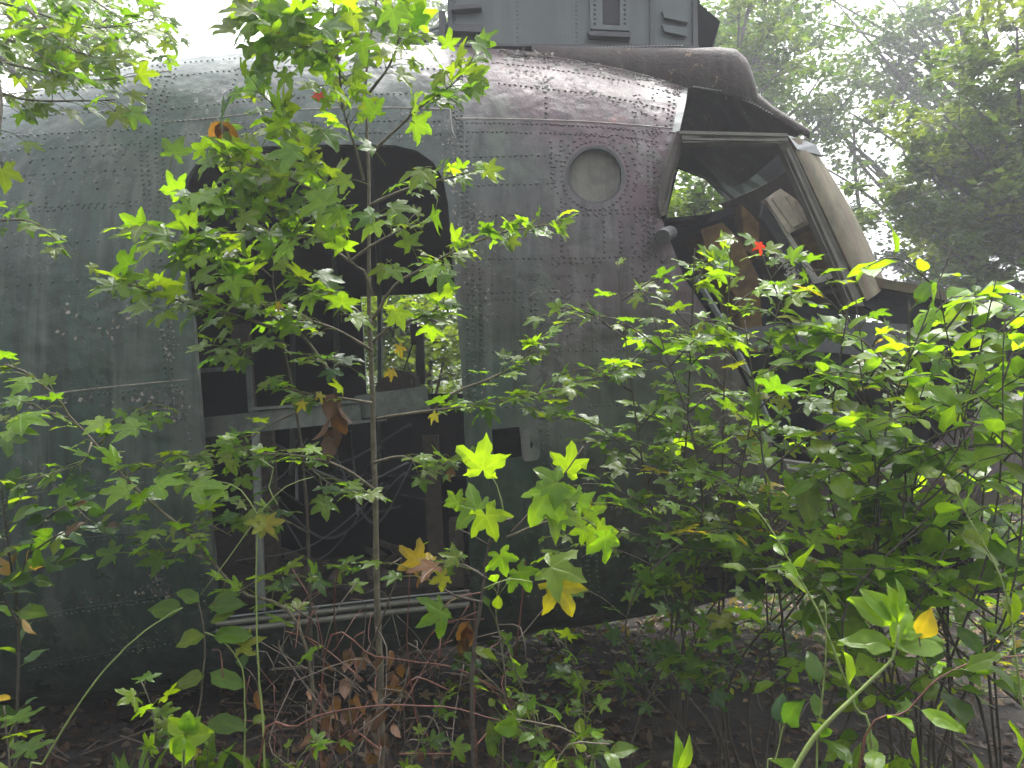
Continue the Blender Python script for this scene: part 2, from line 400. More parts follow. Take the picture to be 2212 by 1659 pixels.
# the frame everything on the wreck hangs from
heli = empty('helicopter_wreck', (0, YC, 0.35), 'derelict grey-green riveted helicopter fuselage with open cabin door, lying behind the undergrowth', 'helicopter')
allf = np.vstack([fo, fi, e0, e1])
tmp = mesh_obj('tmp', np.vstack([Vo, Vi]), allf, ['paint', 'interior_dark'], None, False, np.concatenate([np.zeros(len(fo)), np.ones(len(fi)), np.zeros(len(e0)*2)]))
bm = bmesh.new(); bm.from_mesh(tmp.data); bmesh.ops.recalc_face_normals(bm, faces=bm.faces)
bm.to_mesh(tmp.data); bm.free()
DOOR = [(388, 470), (390, 425), (402, 385), (425, 352), (460, 330), (520, 318), (700, 312), (850, 313), (900, 325), (935, 350), (957, 385), (968, 440), (976, 550), (985, 650), (995, 780), (1002, 900), (1010, 1100), (1018, 1284), (800, 1308), (560, 1334), (474, 1345), (462, 1200), (446, 1050), (432, 880), (418, 700), (398, 560)]
COCK = [(1489, 150), (1486, 185), (1478, 240), (1466, 290), (1446, 380), (1428, 468), (1478, 600), (1545, 700), (1605, 820), (1655, 930), (1690, 1008), (1800, 1016), (1900, 1010), (2000, 985), (2090, 900)]
cutters = []
cutters.append(prism([tuple(hit(*q)[[0, 2]]) for q in DOOR], 2.0, 4.0))
cp = [tuple(hit(*q)[[0, 2]]) for q in COCK]; cp = [(cp[1][0]+.02, 3.6)]+cp[1:]+[(2.2, 1.3), (2.7, 1.4), (2.7, 3.6)]
cutters.append(prism(cp, 2.0, YC+.02))
def far_poly(P, y): return [((x-1106)/F*y, EYE+(829.5-z)/F*y) for x, z in P]
cutters.append(prism(far_poly([(778, 640), (1040, 628), (1060, 850), (790, 850)], 5.13), 4.4, 6.0))
cutters.append(prism([(.80, 1.25), (2.7, 1.1), (2.7, 3.6), (.80, 3.6)], YC+.02, 6.0))
ACC = [(1062, 928), (1122, 922), (1128, 988), (1066, 994)]
cutters.append(prism([tuple(hit(*q)[[0, 2]]) for q in ACC], 2.0, 3.9))
PH = (1286, 379)
pc = hit(*PH); pr = abs(hit(1346, 379)[0]-hit(1226, 379)[0])/2*1.03
cutters.append(prism([(pc[0]+pr*math.cos(q), pc[2]+pr*1.02*math.sin(q)) for q in np.linspace(0, 2*math.pi, 40, endpoint=False)], 2.0, 3.9))
for c in cutters:
    md = tmp.modifiers.new('b', 'BOOLEAN'); md.operation = 'DIFFERENCE'; md.solver = 'EXACT'; md.object = c
dg = bpy.context.evaluated_depsgraph_get(); me = bpy.data.meshes.new_from_object(tmp.evaluated_get(dg))
print('skin faces', len(me.polygons))
bpy.data.objects.remove(tmp)
for c in cutters: bpy.data.objects.remove(c)
sv = np.zeros(len(me.vertices)*3); me.vertices.foreach_get('co', sv); sv = sv.reshape(-1, 3)
sf = [tuple(p.vertices) for p in me.polygons]; sm = [p.material_index for p in me.polygons]
skin = MB(); skin.v = [sv]; skin.f = sf; skin.m = sm; skin.n = len(sv)
nskin = len(sf)
# rivets, lap seams and paint flakes belong to the skin
RV = [(0, 0, 1.0)]+[(math.cos(q)*r, math.sin(q)*r, h) for r, h in ((.62, .8), (1.0, .0)) for q in np.linspace(0, 2*math.pi, 7, endpoint=False)]
RV = np.array(RV); RF = [(0, 1+i, 1+(i+1) % 7) for i in range(7)]+[(1+i, 8+i, 8+(i+1) % 7, 1+(i+1) % 7) for i in range(7)]
def rivet(p, r=.0058):
    r = r*1.18
    n = nrm_at(p); u = unit(np.cross(n, (0.1, .2, 1))); v = np.cross(n, u)
    r *= R.uniform(.85, 1.1)
    skin.add(p+(RV[:, :1]*u*r+RV[:, 1:2]*v*r+RV[:, 2:]*n*r*.62)-n*.0005, RF, 2)
def inpoly(x, y, P):
    c = False; j = len(P)-1
    for i in range(len(P)):
        if (P[i][1] > y) != (P[j][1] > y) and x < (P[j][0]-P[i][0])*(y-P[i][1])/(P[j][1]-P[i][1])+P[i][0]: c = not c
        j = i
    return c
COCKX = COCK+[(2400, 900), (2400, -100), (1500, -100)]
def blocked(x, y, m=7):
    for dx, dy in ((0, 0), (m, 0), (-m, 0), (0, m), (0, -m)):
        q = (x+dx, y+dy)
        if inpoly(*q, DOOR) or inpoly(*q, COCKX) or inpoly(*q, ACC): return True
    return math.hypot(x-PH[0], y-PH[1]) < 66
def row(P, gap=15, jit=1.0, r=.0058, skip=.07):
    P = np.array(P, float); L = smooth_line(np.c_[P, np.zeros(len(P))], 4)[:, :2]
    d = np.r_[0, np.cumsum(np.linalg.norm(np.diff(L, axis=0), axis=1))]
    for s in np.arange(R.uniform(0, gap), d[-1], gap):
        x, y = np.interp(s, d, L[:, 0])+R.uniform(-jit, jit), np.interp(s, d, L[:, 1])+R.uniform(-jit, jit)
        if blocked(x, y) or R.random() < skip: continue
        rivet(hit(x, y), r)
def seam(P, r=.0022, mi=0):
    P = np.array(P, float); L = smooth_line(np.c_[P, np.zeros(len(P))], 14)[:, :2]
    seg = []
    for x, y in list(L)+[(None, None)]:
        if x is None or blocked(x, y, 3):
            if len(seg) > 2: V, Fc = tube(np.array(seg), r, 5); skin.add(V, Fc, mi)
            seg = []
        else: seg.append(hit(x, y))
def off(P, dx, dy): return [(x+dx, y+dy) for x, y in P]
main = [(986, 256), (1100, 257), (1250, 262), (1380, 271), (1462, 278)]
seam(main, .003, 3); row(off(main, 0, 9), 10); row(off(main[:4], 0, 28), 10.5); row([(1190, 268), (1330, 278), (1455, 292)], 11); row([(1200, 285), (1330, 292), (1450, 312)], 11)
for y, x0, x1 in ((339, 1010, 1213), (401, 1010, 1204), (456, 1185, 1408), (466, 1001, 1412), (560, 1005, 1420), (570, 1190, 1300), (633, 1001, 1290), (650, 1010, 1120), (700, 1140, 1400), (760, 1020, 1430), (880, 1010, 1500), (1010, 1180, 1560), (1100, 1140, 1640), (1206, 1150, 1640), (1290, 1100, 1500)):
    row([(x0, y), ((x0+x1)/2, y-3), (x1, y-6)], 12.5 if y < 700 else 15)
for x, y0, y1 in ((977, 110, 255), (996, 118, 470), (1008, 300, 900), (1021, 470, 900), (1036, 560, 800), (1178, 165, 256), (1190, 300, 410), (1212, 300, 470), (1148, 640, 740), (1158, 640, 740), (1192, 640, 700), (1214, 630, 700), (1228, 630, 720), (1168, 860, 1010), (1183, 860, 1010), (1305, 470, 560), (1212, 480, 560), (1400, 300, 560), (1412, 320, 520), (1391, 470, 640), (1430, 560, 700), (1260, 960, 1240), (1340, 470, 560), (1288, 1180, 1290), (1270, 1180, 1290)):
    row([(x, y0), (x+1, (y0+y1)/2), (x+6 if y1 > 700 else x+2, y1)], 11)
for x in (1448, 1458, 1470): row([(x, 195), (x-3, 230), (x-10, 280)], 9)
for q in np.linspace(0, 2*math.pi, 44, endpoint=False): rivet(hit(PH[0]+72*math.cos(q), PH[1]+74*math.sin(q)))
for q in np.linspace(0, 2*math.pi, 38, endpoint=False):
    x, y = PH[0]+90*math.cos(q+.05), PH[1]+86*math.sin(q+.05)
    if not blocked(x, y): rivet(hit(x, y))
for _ in range(130):
    x, y = R.uniform(1365, 1425), R.uniform(200, 640)
    if not blocked(x, y, 4): rivet(hit(x, y), .005)
for _ in range(120):
    x, y = R.uniform(1030, 1290), R.uniform(570, 760)
    if R.random() < .5 and not blocked(x, y, 4): rivet(hit(x, y), .005)
seam([(986, 100), (984, 180), (984, 256)], .003); seam([(972, 110), (974, 260), (985, 300)], .0026, 3); seam([(1000, 120), (1002, 300), (1003, 470)], .0028); row([(986, 110), (986, 250), (990, 300)], 8); flakes_later = 1; seam([(1145, 640), (1150, 633), (1205, 628), (1214, 634)], .0025, 3)
# upper right crown rows
row([(1000, 170), (1130, 186), (1300, 206), (1450, 238)], 12); row([(1020, 130), (1180, 148), (1330, 172), (1470, 205)], 11); seam([(1100, 118), (1200, 126), (1330, 150), (1478, 186)], .003)
row([(1100, 118), (1200, 128), (1330, 154), (1478, 192)], 9)
# left of the door
for dx in (0, 13, 32, 46):
    row([(362+dx*.4, 128), (330+dx, 170), (308+dx, 240), (305+dx, 330), (312+dx, 440)], 10.5)
row([(340, 440), (350, 600), (365, 720), (372, 820)], 13); row([(322, 440), (335, 600), (350, 720), (358, 820)], 13)
for y, g in ((236, 14), (278, 15), (309, 14), (332, 22), (364, 22), (435, 14), (443, 15), (515, 22), (600, 26)):
    row([(0, y+18), (150, y+8), (305, y)], g, 1.6)
for x in (60, 95, 150, 205, 250): row([(x, 290), (x+3, 360), (x+6, 440)], 14, 3, skip=.3)
seam([(0, 205), (130, 190), (260, 168), (370, 152)], .003, 3); row([(0, 216), (130, 200), (260, 178), (370, 162)], 10); row([(230, 156), (330, 142), (480, 128), (640, 118)], 12)
row([(360, 236), (450, 226), (600, 212), (760, 204), (975, 200)], 13); row([(360, 262), (450, 256)], 12); row([(360, 166), (500, 152), (700, 142), (975, 150)], 13); row([(690, 205), (720, 140), (750, 110)], 12); row([(520, 135), (500, 190), (480, 240)], 12)
seam([(352, 264), (450, 256), (600, 240), (800, 232), (970, 236)], .0026, 3); seam([(345, 330), (400, 322), (470, 314), (520, 306)], .0026); row([(350, 318), (420, 308), (520, 296), (700, 286), (960, 290)], 11); row([(350, 296), (450, 286), (700, 262), (960, 262)], 12)
# left lower side
seam([(0, 872), (150, 846), (300, 830), (405, 820)], .003, 3); row([(0, 884), (150, 858), (300, 842), (405, 832)], 13)
for P in ([(0, 1075), (200, 1050), (440, 1020)], [(0, 1352), (150, 1318), (300, 1296), (430, 1272)], [(60, 1440), (200, 1416), (400, 1376), (560, 1350)], [(0, 1180), (200, 1160), (445, 1130)]):
    seam(P, .0024); row(off(P, 0, 8), 12, 2)
row([(400, 880), (420, 1050), (440, 1300)], 14)
row([(1600, 1040), (1700, 1060), (1850, 1050)], 13); row([(1580, 1130), (1750, 1130), (1900, 1100)], 14)
FL = np.array([(-1, -.6, 0), (.1, -1, .25), (1, -.3, .5), (.8, .7, .7), (-.2, 1, .35), (-1, .5, .1), (0, 0, .2)])
def flake(x, y, s, mi):
    if blocked(x, y, 2): return
    p = hit(x, y); n = nrm_at(p); a = R.uniform(0, 6.28); u0 = unit(np.cross(n, (.1, .2, 1))); v0 = np.cross(n, u0)
    u = u0*math.cos(a)+v0*math.sin(a); v = v0*math.cos(a)-u0*math.sin(a)
    T = FL*np.array([1, R.uniform(.35, .9), R.uniform(.2, .8)])+NR.normal(0, .12, FL.shape)
    T[:, 2] = abs(T[:, 2])
    skin.add(p+T[:, :1]*u*s+T[:, 1:2]*v*s+T[:, 2:]*n*s, [(6, i, (i+1) % 6) for i in range(6)], mi)
def flakes(n, f, s0, s1, light=.5):
    for _ in range(n):
        x, y = f(); flake(x, y, R.uniform(s0, s1), 3 if R.random() < light else 4)
def along(P, sp):
    P = np.array(P, float)
    def f():
        k = R.randrange(len(P)-1); t = R.random(); q = P[k]*(1-t)+P[k+1]*t; return q[0]+R.gauss(0, sp), q[1]+R.gauss(0, sp)
    return f
flakes(420, along([(470, 300), (620, 270), (800, 255), (970, 262)], 18), .002, .006, .12)
flakes(340, along([(700, 290), (850, 295), (960, 290), (985, 340), (1000, 460)], 12), .002, .006, .2)
flakes(110, along([(1000, 440), (1030, 470), (1000, 560)], 13), .003, .007, .2)
flakes(170, along([(1010, 600), (1050, 640), (1020, 760), (1020, 860)], 16), .002, .005, .3)
flakes(200, along([(1090, 118), (1200, 128), (1330, 155), (1470, 195)], 9), .003, .012, .6)
flakes(90, along([(1100, 150), (1180, 165), (1160, 190), (1260, 200), (1340, 215)], 6), .003, .010, .85)
flakes(70, along([(1390, 340), (1420, 420), (1395, 500)], 12), .002, .006, .2)
flakes(170, along([(10, 880), (150, 862), (300, 850), (395, 845), (385, 900)], 9), .003, .011, .2)
flakes(90, along([(300, 880), (370, 870), (380, 910)], 12), .004, .013, .15)
flakes(90, along([(110, 670), (220, 650), (290, 680), (240, 730), (150, 710)], 16), .003, .010, .3)
flakes(90, along([(360, 700), (370, 780)], 10), .002, .006, .5)
flakes(120, along([(110, 1310), (250, 1290), (350, 1270)], 7), .003, .008, .15)
flakes(110, along([(160, 1420), (280, 1395), (370, 1370)], 7), .003, .008, .15)
flakes(60, along([(330, 1220), (350, 1280)], 9), .004, .012, .1)
flakes(220, lambda: (R.uniform(0, 400), R.uniform(280, 640)), .002, .005, .15)
flakes(100, along([(985, 120), (980, 300), (990, 500)], 7), .002, .007, .5)
sk = mesh_obj('fuselage_skin', np.vstack(skin.v), skin.f, ['paint', 'interior_dark', 'paint', 'flake_light', 'flake_dark'], heli, False, skin.m)
pm = np.array([1 if (i < nskin or skin.m[i] == 2) else 0 for i in range(len(skin.f))], dtype=bool)
if len(sk.data.polygons) == len(pm): sk.data.polygons.foreach_set('use_smooth', pm)
sk.data.set_sharp_from_angle(angle=math.radians(38))

# ------------------------------------------------------------------ wreck: other parts
def ring_mesh(c, r0, r1, y0, y1, n=48):
    V = []; 
    for q in np.linspace(0, 2*math.pi, n, endpoint=False):
        for r, y in ((r0, y0), (r1, y0), (r1, y1), (r0, y1)): V.append((c[0]+r*math.cos(q), y, c[2]+r*1.02*math.sin(q)))
    Fc = [(4*i+k, 4*i+(k+1) % 4, 4*((i+1) % n)+(k+1) % 4, 4*((i+1) % n)+k) for i in range(n) for k in range(4)]
    return V, Fc
pw = empty('cabin_window', (pc[0], pc[1], pc[2]), None, None); pw.parent = heli; pw.location = Vector(pc)-heli.location
mb = MB(); V, Fc = ring_mesh(pc, pr-.010, pr+.002, pc[1]-.004, pc[1]+.035); mb.add(V, Fc); mb.build('window_frame', 'dark_grey', pw)
mb = MB(); q = np.linspace(0, 2*math.pi, 48, endpoint=False); mb.slab(np.stack([pc[0]+(pr-.011)*np.cos(q), np.full(48, pc[1]+.027), pc[2]+(pr-.011)*1.02*np.sin(q)], -1), .008, (0, 1, 0)); mb.build('window_cover', 'porthole_cover', pw)

# door: floor, sill rail, interior frames
mb = MB(); mb.box((-1.9, 3.42, .52), (.75, 4.85, .60)); mb.build('cabin_floor', 'forest_floor', heli)
mb = MB(); mb.box((-1.25, 4.02, .60), (.30, 4.06, 1.02)); mb.build('cabin_shade_board', 'interior_dark', heli)  # added dark board hiding the floor, stands in for the cabin's shade
mb = MB()
sl = [hit(470, 1340), hit(800, 1302), hit(1015, 1280)]
sl = [p+np.array([0, -.012, .0]) for p in sl]
for dz, r, mi in ((0.012, .0045, 1), (-.012, .010, 0), (-.045, .012, 0)):
    mb.tube(smooth_line([p+np.array([0, 0, dz]) for p in sl], .06), r, 8, mi)
mb.build('door_sill_rail', ['frame_olive', 'bare_metal'], heli)
mb = MB()
mb.beam(W(552, 925, 3.12), W(566, 1318, 3.12), .028, .02); mb.build('door_post', 'pale_metal', heli)
mb = MB(); mb.beam(W(425, 925, 3.3), W(780, 888, 3.3), .085, .03); mb.beam(W(770, 880, 3.34), W(925, 858, 3.34), .10, .03); mb.beam(W(540, 884, 3.28), W(830, 862, 3.28), .012, .02); mb.beam(W(700, 920, 3.27), W(835, 905, 3.27), .012, .02); mb.build('cabin_rail', 'pale_metal', heli)
mb = MB(); fr = [(432, 800), (538, 792), (543, 882)]
mb.beam(W(428, 801, 3.45), W(541, 793, 3.45), .018, .02); mb.beam(W(537, 792, 3.45), W(543, 890, 3.45), .022, .02); mb.build('seat_frame', 'pale_metal', heli)
mb = MB(); mb.slab([W(436, 806, 3.5), W(532, 799, 3.5), W(537, 900, 3.5), W(438, 905, 3.5)], .02, (0, 1, 0)); mb.build('seat_back', 'interior_dark', heli)
mb = MB(); mb.beam(W(520, 700, 3.9), W(560, 1290, 3.9), .085, .06); mb.beam(W(577, 930, 3.7), W(597, 1290, 3.7), .06, .05); mb.build('cabin_frame', 'bark_dark', heli)
mb = MB(); mb.beam(W(930, 940, 3.7), W(945, 1250, 3.7), .075, .04); mb.beam(W(985, 1120, 3.5), W(990, 1280, 3.5), .06, .1); mb.build('cabin_frame', 'bark_dark', heli)
mb = MB(); mb.beam(W(893, 700, 4.3), W(897, 745, 4.3), .04, .03); mb.beam(W(906, 706, 4.3), W(910, 830, 4.3), .045, .04); mb.tube([W(893, 740, 4.28), W(872, 800, 4.2)], .004, 5); mb.tube([W(899, 740, 4.28), W(899, 800, 4.2)], .004, 5); mb.build('hoist_arm', 'black_rubber', heli)
mb = MB(); pts = [W(x, y, 4.0) for x, y in ((808, 846), (815, 825), (832, 808), (855, 800), (880, 802), (895, 815), (900, 846))]; mb.slab(pts, .25, (0, 1, 0)); mb.build('cabin_seat', 'rust_paint', heli)
mb = MB()
for k in range(9):
    x = -1.75+.29*k
    if x > .6: break
    i = int(np.argmin(abs(XS-x))); a = a_of(x)-.036; zc, b = (ZT[i]+ZB[i])/2, (ZT[i]-ZB[i])/2-.036
    t = np.linspace(-1.35, 1.3, 26); P = np.stack([np.full(26, x), YC+a*np.sign(np.cos(t))*abs(np.cos(t))**(2/NEXP), zc+b*np.sign(np.sin(t))*abs(np.sin(t))**(2/NEXP)], -1)
    if -.62*1 < x*1 < .0 and k in (4, 5, 6): continue
    mb.tube(P, .02, 5)
mb.build('cabin_rib', 'green_primer', heli)
rr = random.Random(5); mb = MB()
for k in range(16):
    x0, x1 = rr.uniform(480, 990), rr.uniform(480, 990); y0 = rr.uniform(930, 1050); d = rr.uniform(3.3, 4.0)
    mb.tube(smooth_line([W(x0, y0, d), W((x0+x1)/2, y0+rr.uniform(40, 160), d+.1), W(x1, y0+rr.uniform(-30, 200), d)], .05), rr.uniform(.003, .007), 5)
mb.build('loose_cables', 'dark_grey', heli)
mb = MB()
for k in range(26):
    x, y, z = rr.uniform(-1.0, .0), rr.uniform(3.45, 4.2), .615; a = rr.uniform(0, 3.1); L = rr.uniform(.05, .28); u = np.array([math.cos(a), math.sin(a), rr.uniform(0, .5)])*L
    mb.beam((x, y, z), np.array([x, y, z])+u, rr.uniform(.015, .07), rr.uniform(.006, .03), up=(0, .1, 1))
mb.build('cabin_debris', 'bark_dark', heli)
# access hatch: recess and open flap
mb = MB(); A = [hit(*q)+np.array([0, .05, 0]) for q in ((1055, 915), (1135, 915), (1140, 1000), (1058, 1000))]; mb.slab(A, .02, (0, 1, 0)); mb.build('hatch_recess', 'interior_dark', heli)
mb = MB(); p = [hit(1124, 928), hit(1164, 922), hit(1166, 990), hit(1128, 998)]
o1 = [p[0]+np.array([0, -.012, 0]), p[1]+np.array([0, -.045, 0]), p[2]+np.array([0, -.045, 0]), p[3]+np.array([0, -.012, 0])]
# flap with a hole: ring of quads round an oval
cen = sum(o1)/4; ou = []; inn = []
for k in range(32):
    q = 2*math.pi*k/32; c, s = math.cos(q), math.sin(q); e = 5.0
    g = (abs(c)**e+abs(s)**e)**(-1/e); u, v = c*g, s*g
    ex = (o1[1]-o1[0]+o1[2]-o1[3])/4; ez = (o1[0]-o1[3]+o1[1]-o1[2])/4
    ou.append(cen+ex*u+ez*v); inn.append(cen+ex*(.18*c+.12)+ez*.22*s)
V = ou+inn+[v+np.array([0, .004, 0]) for v in ou+inn]; n = 32; Fc = []
for i in range(n):
    j = (i+1) % n; Fc += [(i, j, n+j, n+i), (2*n+i, 3*n+i, 3*n+j, 2*n+j), (i, 2*n+i, 2*n+j, j), (n+i, n+j, 3*n+j, 3*n+i)]
mb.add(V, Fc)
for k in range(7): mb.add(o1[3]+(o1[2]-o1[3])*.06+(o1[1]-o1[2])*(.12+.12*k)+RV*.003*np.array([1, -1, 1])+np.array([0, -.003, 0]), RF)
mb.build('access_hatch', 'pale_metal', heli)
# exhaust stub beneath the cockpit window
mb = MB(); P = smooth_line([W(1448, 503, 3.05), W(1440, 505, 2.93), W(1432, 512, 2.88)], .02); mb.tube(P, .028, 12); mb.build('drain_pipe', 'dark_grey', heli)

# pale edging strip where the nose skin ends
mb = MB(); P = [hit(1487, y) if y < 200 else hit(1487-(y-185)*.20, y) for y in (176, 185, 200, 220, 245, 270, 288)]
P = [p+nrm_at(p)*.003 for p in P]; Q = [p+np.array([-.030, 0, .0]) for p in P]
for i in range(len(P)-1): mb.slab([P[i], Q[i], Q[i+1], P[i+1]], .004, nrm_at(P[i]))
mb.build('edge_strip', 'bare_metal', heli)
# cockpit window frame
cf = bpy.data.objects.new('cockpit_frame', None); C.objects.link(cf); cf.parent = heli; cf.location = (1.0, -1.0, 1.5)
def wb(mb, pts, y, wd, th, mi=0):
    for a, b in zip(pts[:-1], pts[1:]): mb.beam(W(*a, y if np.isscalar(y) else y[0]), W(*b, y if np.isscalar(y) else y[1]), wd, th, mi=mi)
mb = MB()
mb.slab([W(1462, 284, 3.06), W(1520, 288, 3.06), W(1600, 290, 3.08), W(1700, 291, 3.14), W(1702, 308, 3.14), W(1600, 310, 3.08), W(1475, 309, 3.05)], .05, (0, 1, 0))
mb.beam(W(1466, 287, 3.03), W(1700, 293, 3.11), .012, .02); mb.beam(W(1472, 301, 3.025), W(1700, 304, 3.11), .007, .014)
mb.build('top_rail', 'frame_olive', cf)
mb = MB(); mb.slab([W(1474, 283, 3.04), W(1468, 330, 3.02), W(1452, 400, 3.0), W(1440, 462, 3.0), W(1428, 468, 3.0), W(1424, 440, 2.99), W(1440, 350, 2.99), W(1462, 283, 3.01)], .07, (0, 1, 0)); mb.build('rear_post', 'rust_paint', cf)
mb = MB()
post = [(1690, 306), (1720, 306), (1870, 640), (1836, 640)]
mb.slab([W(1676, 306, 3.14), W(1704, 306, 3.14), W(1716, 330, 3.16), W(1868, 660, 3.2), W(1838, 660, 3.2), W(1692, 330, 3.16)], .05, (0, 1, 0))
mb.beam(W(1698, 322, 3.12), W(1846, 655, 3.16), .010, .03); mb.build('front_post', 'frame_olive', cf)
# windscreen cheek: curved tan panel running back from the front post
def grid_sheet(rowsP, thick=.012):
    """rowsP list of polylines (same length) -> thickened sheet"""
    A = np.array(rowsP, float); r, c = A.shape[:2]; d1 = np.gradient(A, axis=0); d2 = np.gradient(A, axis=1); nn = unit(np.cross(d1, d2))
    B = A+nn*thick; V = np.vstack([A.reshape(-1, 3), B.reshape(-1, 3)]); k = r*c; I = np.arange(k).reshape(r, c); Fc = []
    for i in range(r-1):
        for j in range(c-1):
            q = (I[i, j], I[i, j+1], I[i+1, j+1], I[i+1, j]); Fc += [q, tuple(x+k for x in q[::-1])]
    bd = list(I[0, :])+list(I[1:, -1])+list(I[-1, -2::-1])+list(I[-2:0:-1, 0])
    for a, b in zip(bd, bd[1:]+bd[:1]): Fc.append((a, a+k, b+k, b))
    return V, Fc
rowsP = []
for t in np.linspace(0, 1, 12):
    e0 = np.array([1700+t*166, 302+t*350]); e1 = np.array([1748+t*160+12*math.sin(math.pi*t), 316+t*300])
    if t == 0: e1 = np.array([1752, 320])
    a = W(*e0, 3.16+.05*t); pts = []
    xe = W(*e1, 3.55)
    for s in np.linspace(0, 1, 9):
        q = a*(1-s)+xe*s; q[1] = a[1]+(xe[1]-a[1])*s**1.3; pts.append(q)
    for s in np.linspace(.15, 1, 7):   # wraps on to the far cheek, an added blind front that darkens the cockpit
        q = xe.copy(); q[1] = xe[1]+(4.65-xe[1])*s; q[0] = xe[0]*(1+.03*math.sin(math.pi*s))-.12*s*s; pts.append(q)
    rowsP.append(pts)
mb = MB(); V, Fc = grid_sheet(rowsP); mb.add(V, Fc); mb.build('windscreen_cheek', 'tan_panel', heli, True)
heli.children[-1].data.set_sharp_from_angle(angle=math.radians(35))
mb = MB(); mb.slab([W(1702, 292, 3.15), W(1762, 312, 3.35), W(1776, 336, 3.4), W(1722, 322, 3.14)], .02, (0, 1, 0)); mb.build('corner_cap', 'pylon_metal', cf)
# roof fairing over the cockpit: arch lofted along x
def arch(xd, ytop, ybot, ynear, yfar, ex=3.2, n=22):
    zb_ = EYE+(829.5-ybot)/F*ynear; yc = (ynear+yfar)/2; hw = (yfar-ynear)/2
    x = (xd-1106)/F*ynear; zt_ = EYE+(829.5-ytop)/F*(ynear+(.18 if xd > 1630 else .06))
    pts = []
    for q in np.linspace(math.pi, 0, n):
        c, s = math.cos(q), math.sin(q); e_ = ex if xd > 1630 else 6.5; pts.append((x*(1+.02*(1-abs(c))), yc+hw*np.sign(c)*abs(c)**(2/e_), zb_+.30*((1+np.sign(c)*abs(c)**.5)/2)*(1-abs(s))+(zt_-zb_)*abs(s)**(2/e_)))
    return pts
st_ = [(1150, 104, 150, 3.50, 4.70), (1250, 102, 180, 3.48, 4.72), (1350, 101, 200, 3.46, 4.74), (1440, 100, 205, 3.42, 4.78), (1500, 102, 192, 3.36, 4.82), (1560, 98, 203, 3.34, 4.82), (1592, 101, 212, 3.33, 4.80), (1612, 122, 220, 3.34, 4.78), (1624, 160, 226, 3.36, 4.76), (1634, 205, 233, 3.36, 4.76), (1668, 240, 253, 3.34, 4.74), (1748, 296, 300, 3.28, 4.7)]
mb = MB(); V, Fc = grid_sheet([arch(*s) for s in st_], .014); mb.add(V, Fc); mb.build('roof_fairing', 'rust_paint', heli, True); heli.children[-1].data.set_sharp_from_angle(angle=math.radians(50))
mb = MB()
for k in range(36):
    x = 1500+k*6.2; y = np.interp(x, [1500, 1560, 1634, 1668, 1740], [188, 198, 228, 248, 290]); p = W(x, y, 3.33); mb.add(p+RV*np.array([.006, -.005, .006]), RF)
mb.build('fairing_rim_rivets', 'bare_metal', heli); mb = MB()
for k in range(44):
    x = 1150+k*7.5; p = W(x, 106-(x-1150)*.018, 3.55); mb.add(p+RV*np.array([.007, .007, .006]), RF)
mb.build('fairing_rivet_strip', 'bare_metal', heli)
# far cabin side with its own window, bulkhead, cockpit floor
mb = MB(); yf = 4.75
def Q(x, y, d=yf): return W(x, y, d)
X0, X1 = 1330, 1800
hole = [(1466, 362), (1528, 386), (1594, 452), (1437, 478)]
outer = [(1325, 120), (1690, 262), (1812, 560), (1800, 640), (1290, 640)]
V = [Q(*p) for p in outer]+[Q(*p) for p in hole]; V += [v+np.array([0, .03, 0]) for v in V]
Fc = []
outer_ = outer; hole_ = [hole[0], hole[1], hole[2], ((hole[2][0]*.6+hole[3][0]*.4), (hole[2][1]*.6+hole[3][1]*.4)), hole[3]]
V = [Q(*p) for p in outer_]+[Q(*p) for p in hole_]; V += [v+np.array([0, .03, 0]) for v in V]
for i in range(5):
    j = (i+1) % 5; Fc += [(i, j, 5+j, 5+i), (10+i, 15+i, 15+j, 10+j), (5+i, 5+j, 15+j, 15+i), (i, 10+i, 10+j, j)]
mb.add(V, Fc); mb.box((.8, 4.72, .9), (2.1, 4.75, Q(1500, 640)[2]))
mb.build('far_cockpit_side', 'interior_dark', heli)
mb = MB(); mb.slab([W(1478, 308, 4.6), W(1560, 310, 4.6), W(1706, 436, 4.6), W(1640, 470, 4.6), W(1540, 388, 4.66), W(1462, 358, 4.66)], .02, (0, 1, 0)); mb.build('green_roof_glazing', 'green_primer', heli)
mb = MB(); wb(mb, [(1436, 482), (1520, 474), (1596, 452)], 4.55, .045, .05); mb.build('far_window_ledge', 'black_rubber', heli)
mb = MB(); wb(mb, [(1436, 477), (1500, 470)], 4.5, .012, .03); mb.build('far_window_trim', 'pale_metal', heli); mb = MB(); wb(mb, [(1528, 388), (1596, 452)], 4.6, .012, .03); mb.build('far_window_trim', 'pale_metal', heli)
mb = MB(); mb.box((.80, 3.25, .62), (2.1, 4.8, .68)); mb.box((2.05, 3.5, .62), (2.09, 4.7, 1.75)); mb.build('cockpit_floor', 'interior_dark', heli)
# cockpit contents
def wq(pts, y): return [W(x, yy, y) for x, yy in pts]
mb = MB(); mb.slab(wq([(1654, 430), (1686, 407), (1722, 432), (1752, 482), (1706, 504), (1700, 500)], 3.45), .10, (0.1, 1, .1)); mb.slab(wq([(1668, 428), (1694, 416), (1716, 440), (1740, 480), (1712, 490)], 3.43), .02, (0, 1, 0)); mb.beam(W(1700, 424, 3.42), W(1732, 480, 3.42), .012, .02); mb.build('instrument_box', 'wood_box', heli)
mb = MB(); mb.slab(wq([(1650, 440), (1668, 450), (1778, 616), (1752, 632), (1644, 468)], 3.5), .03, (0, 1, 0)); mb.build('console_rail', 'dark_grey', heli)
mb = MB(); mb.slab(wq([(1658, 438), (1664, 438), (1766, 598), (1812, 584), (1816, 594), (1762, 614), (1758, 610)], 3.47), .015, (0, 1, 0)); mb.build('white_trim', 'white_paint', heli)
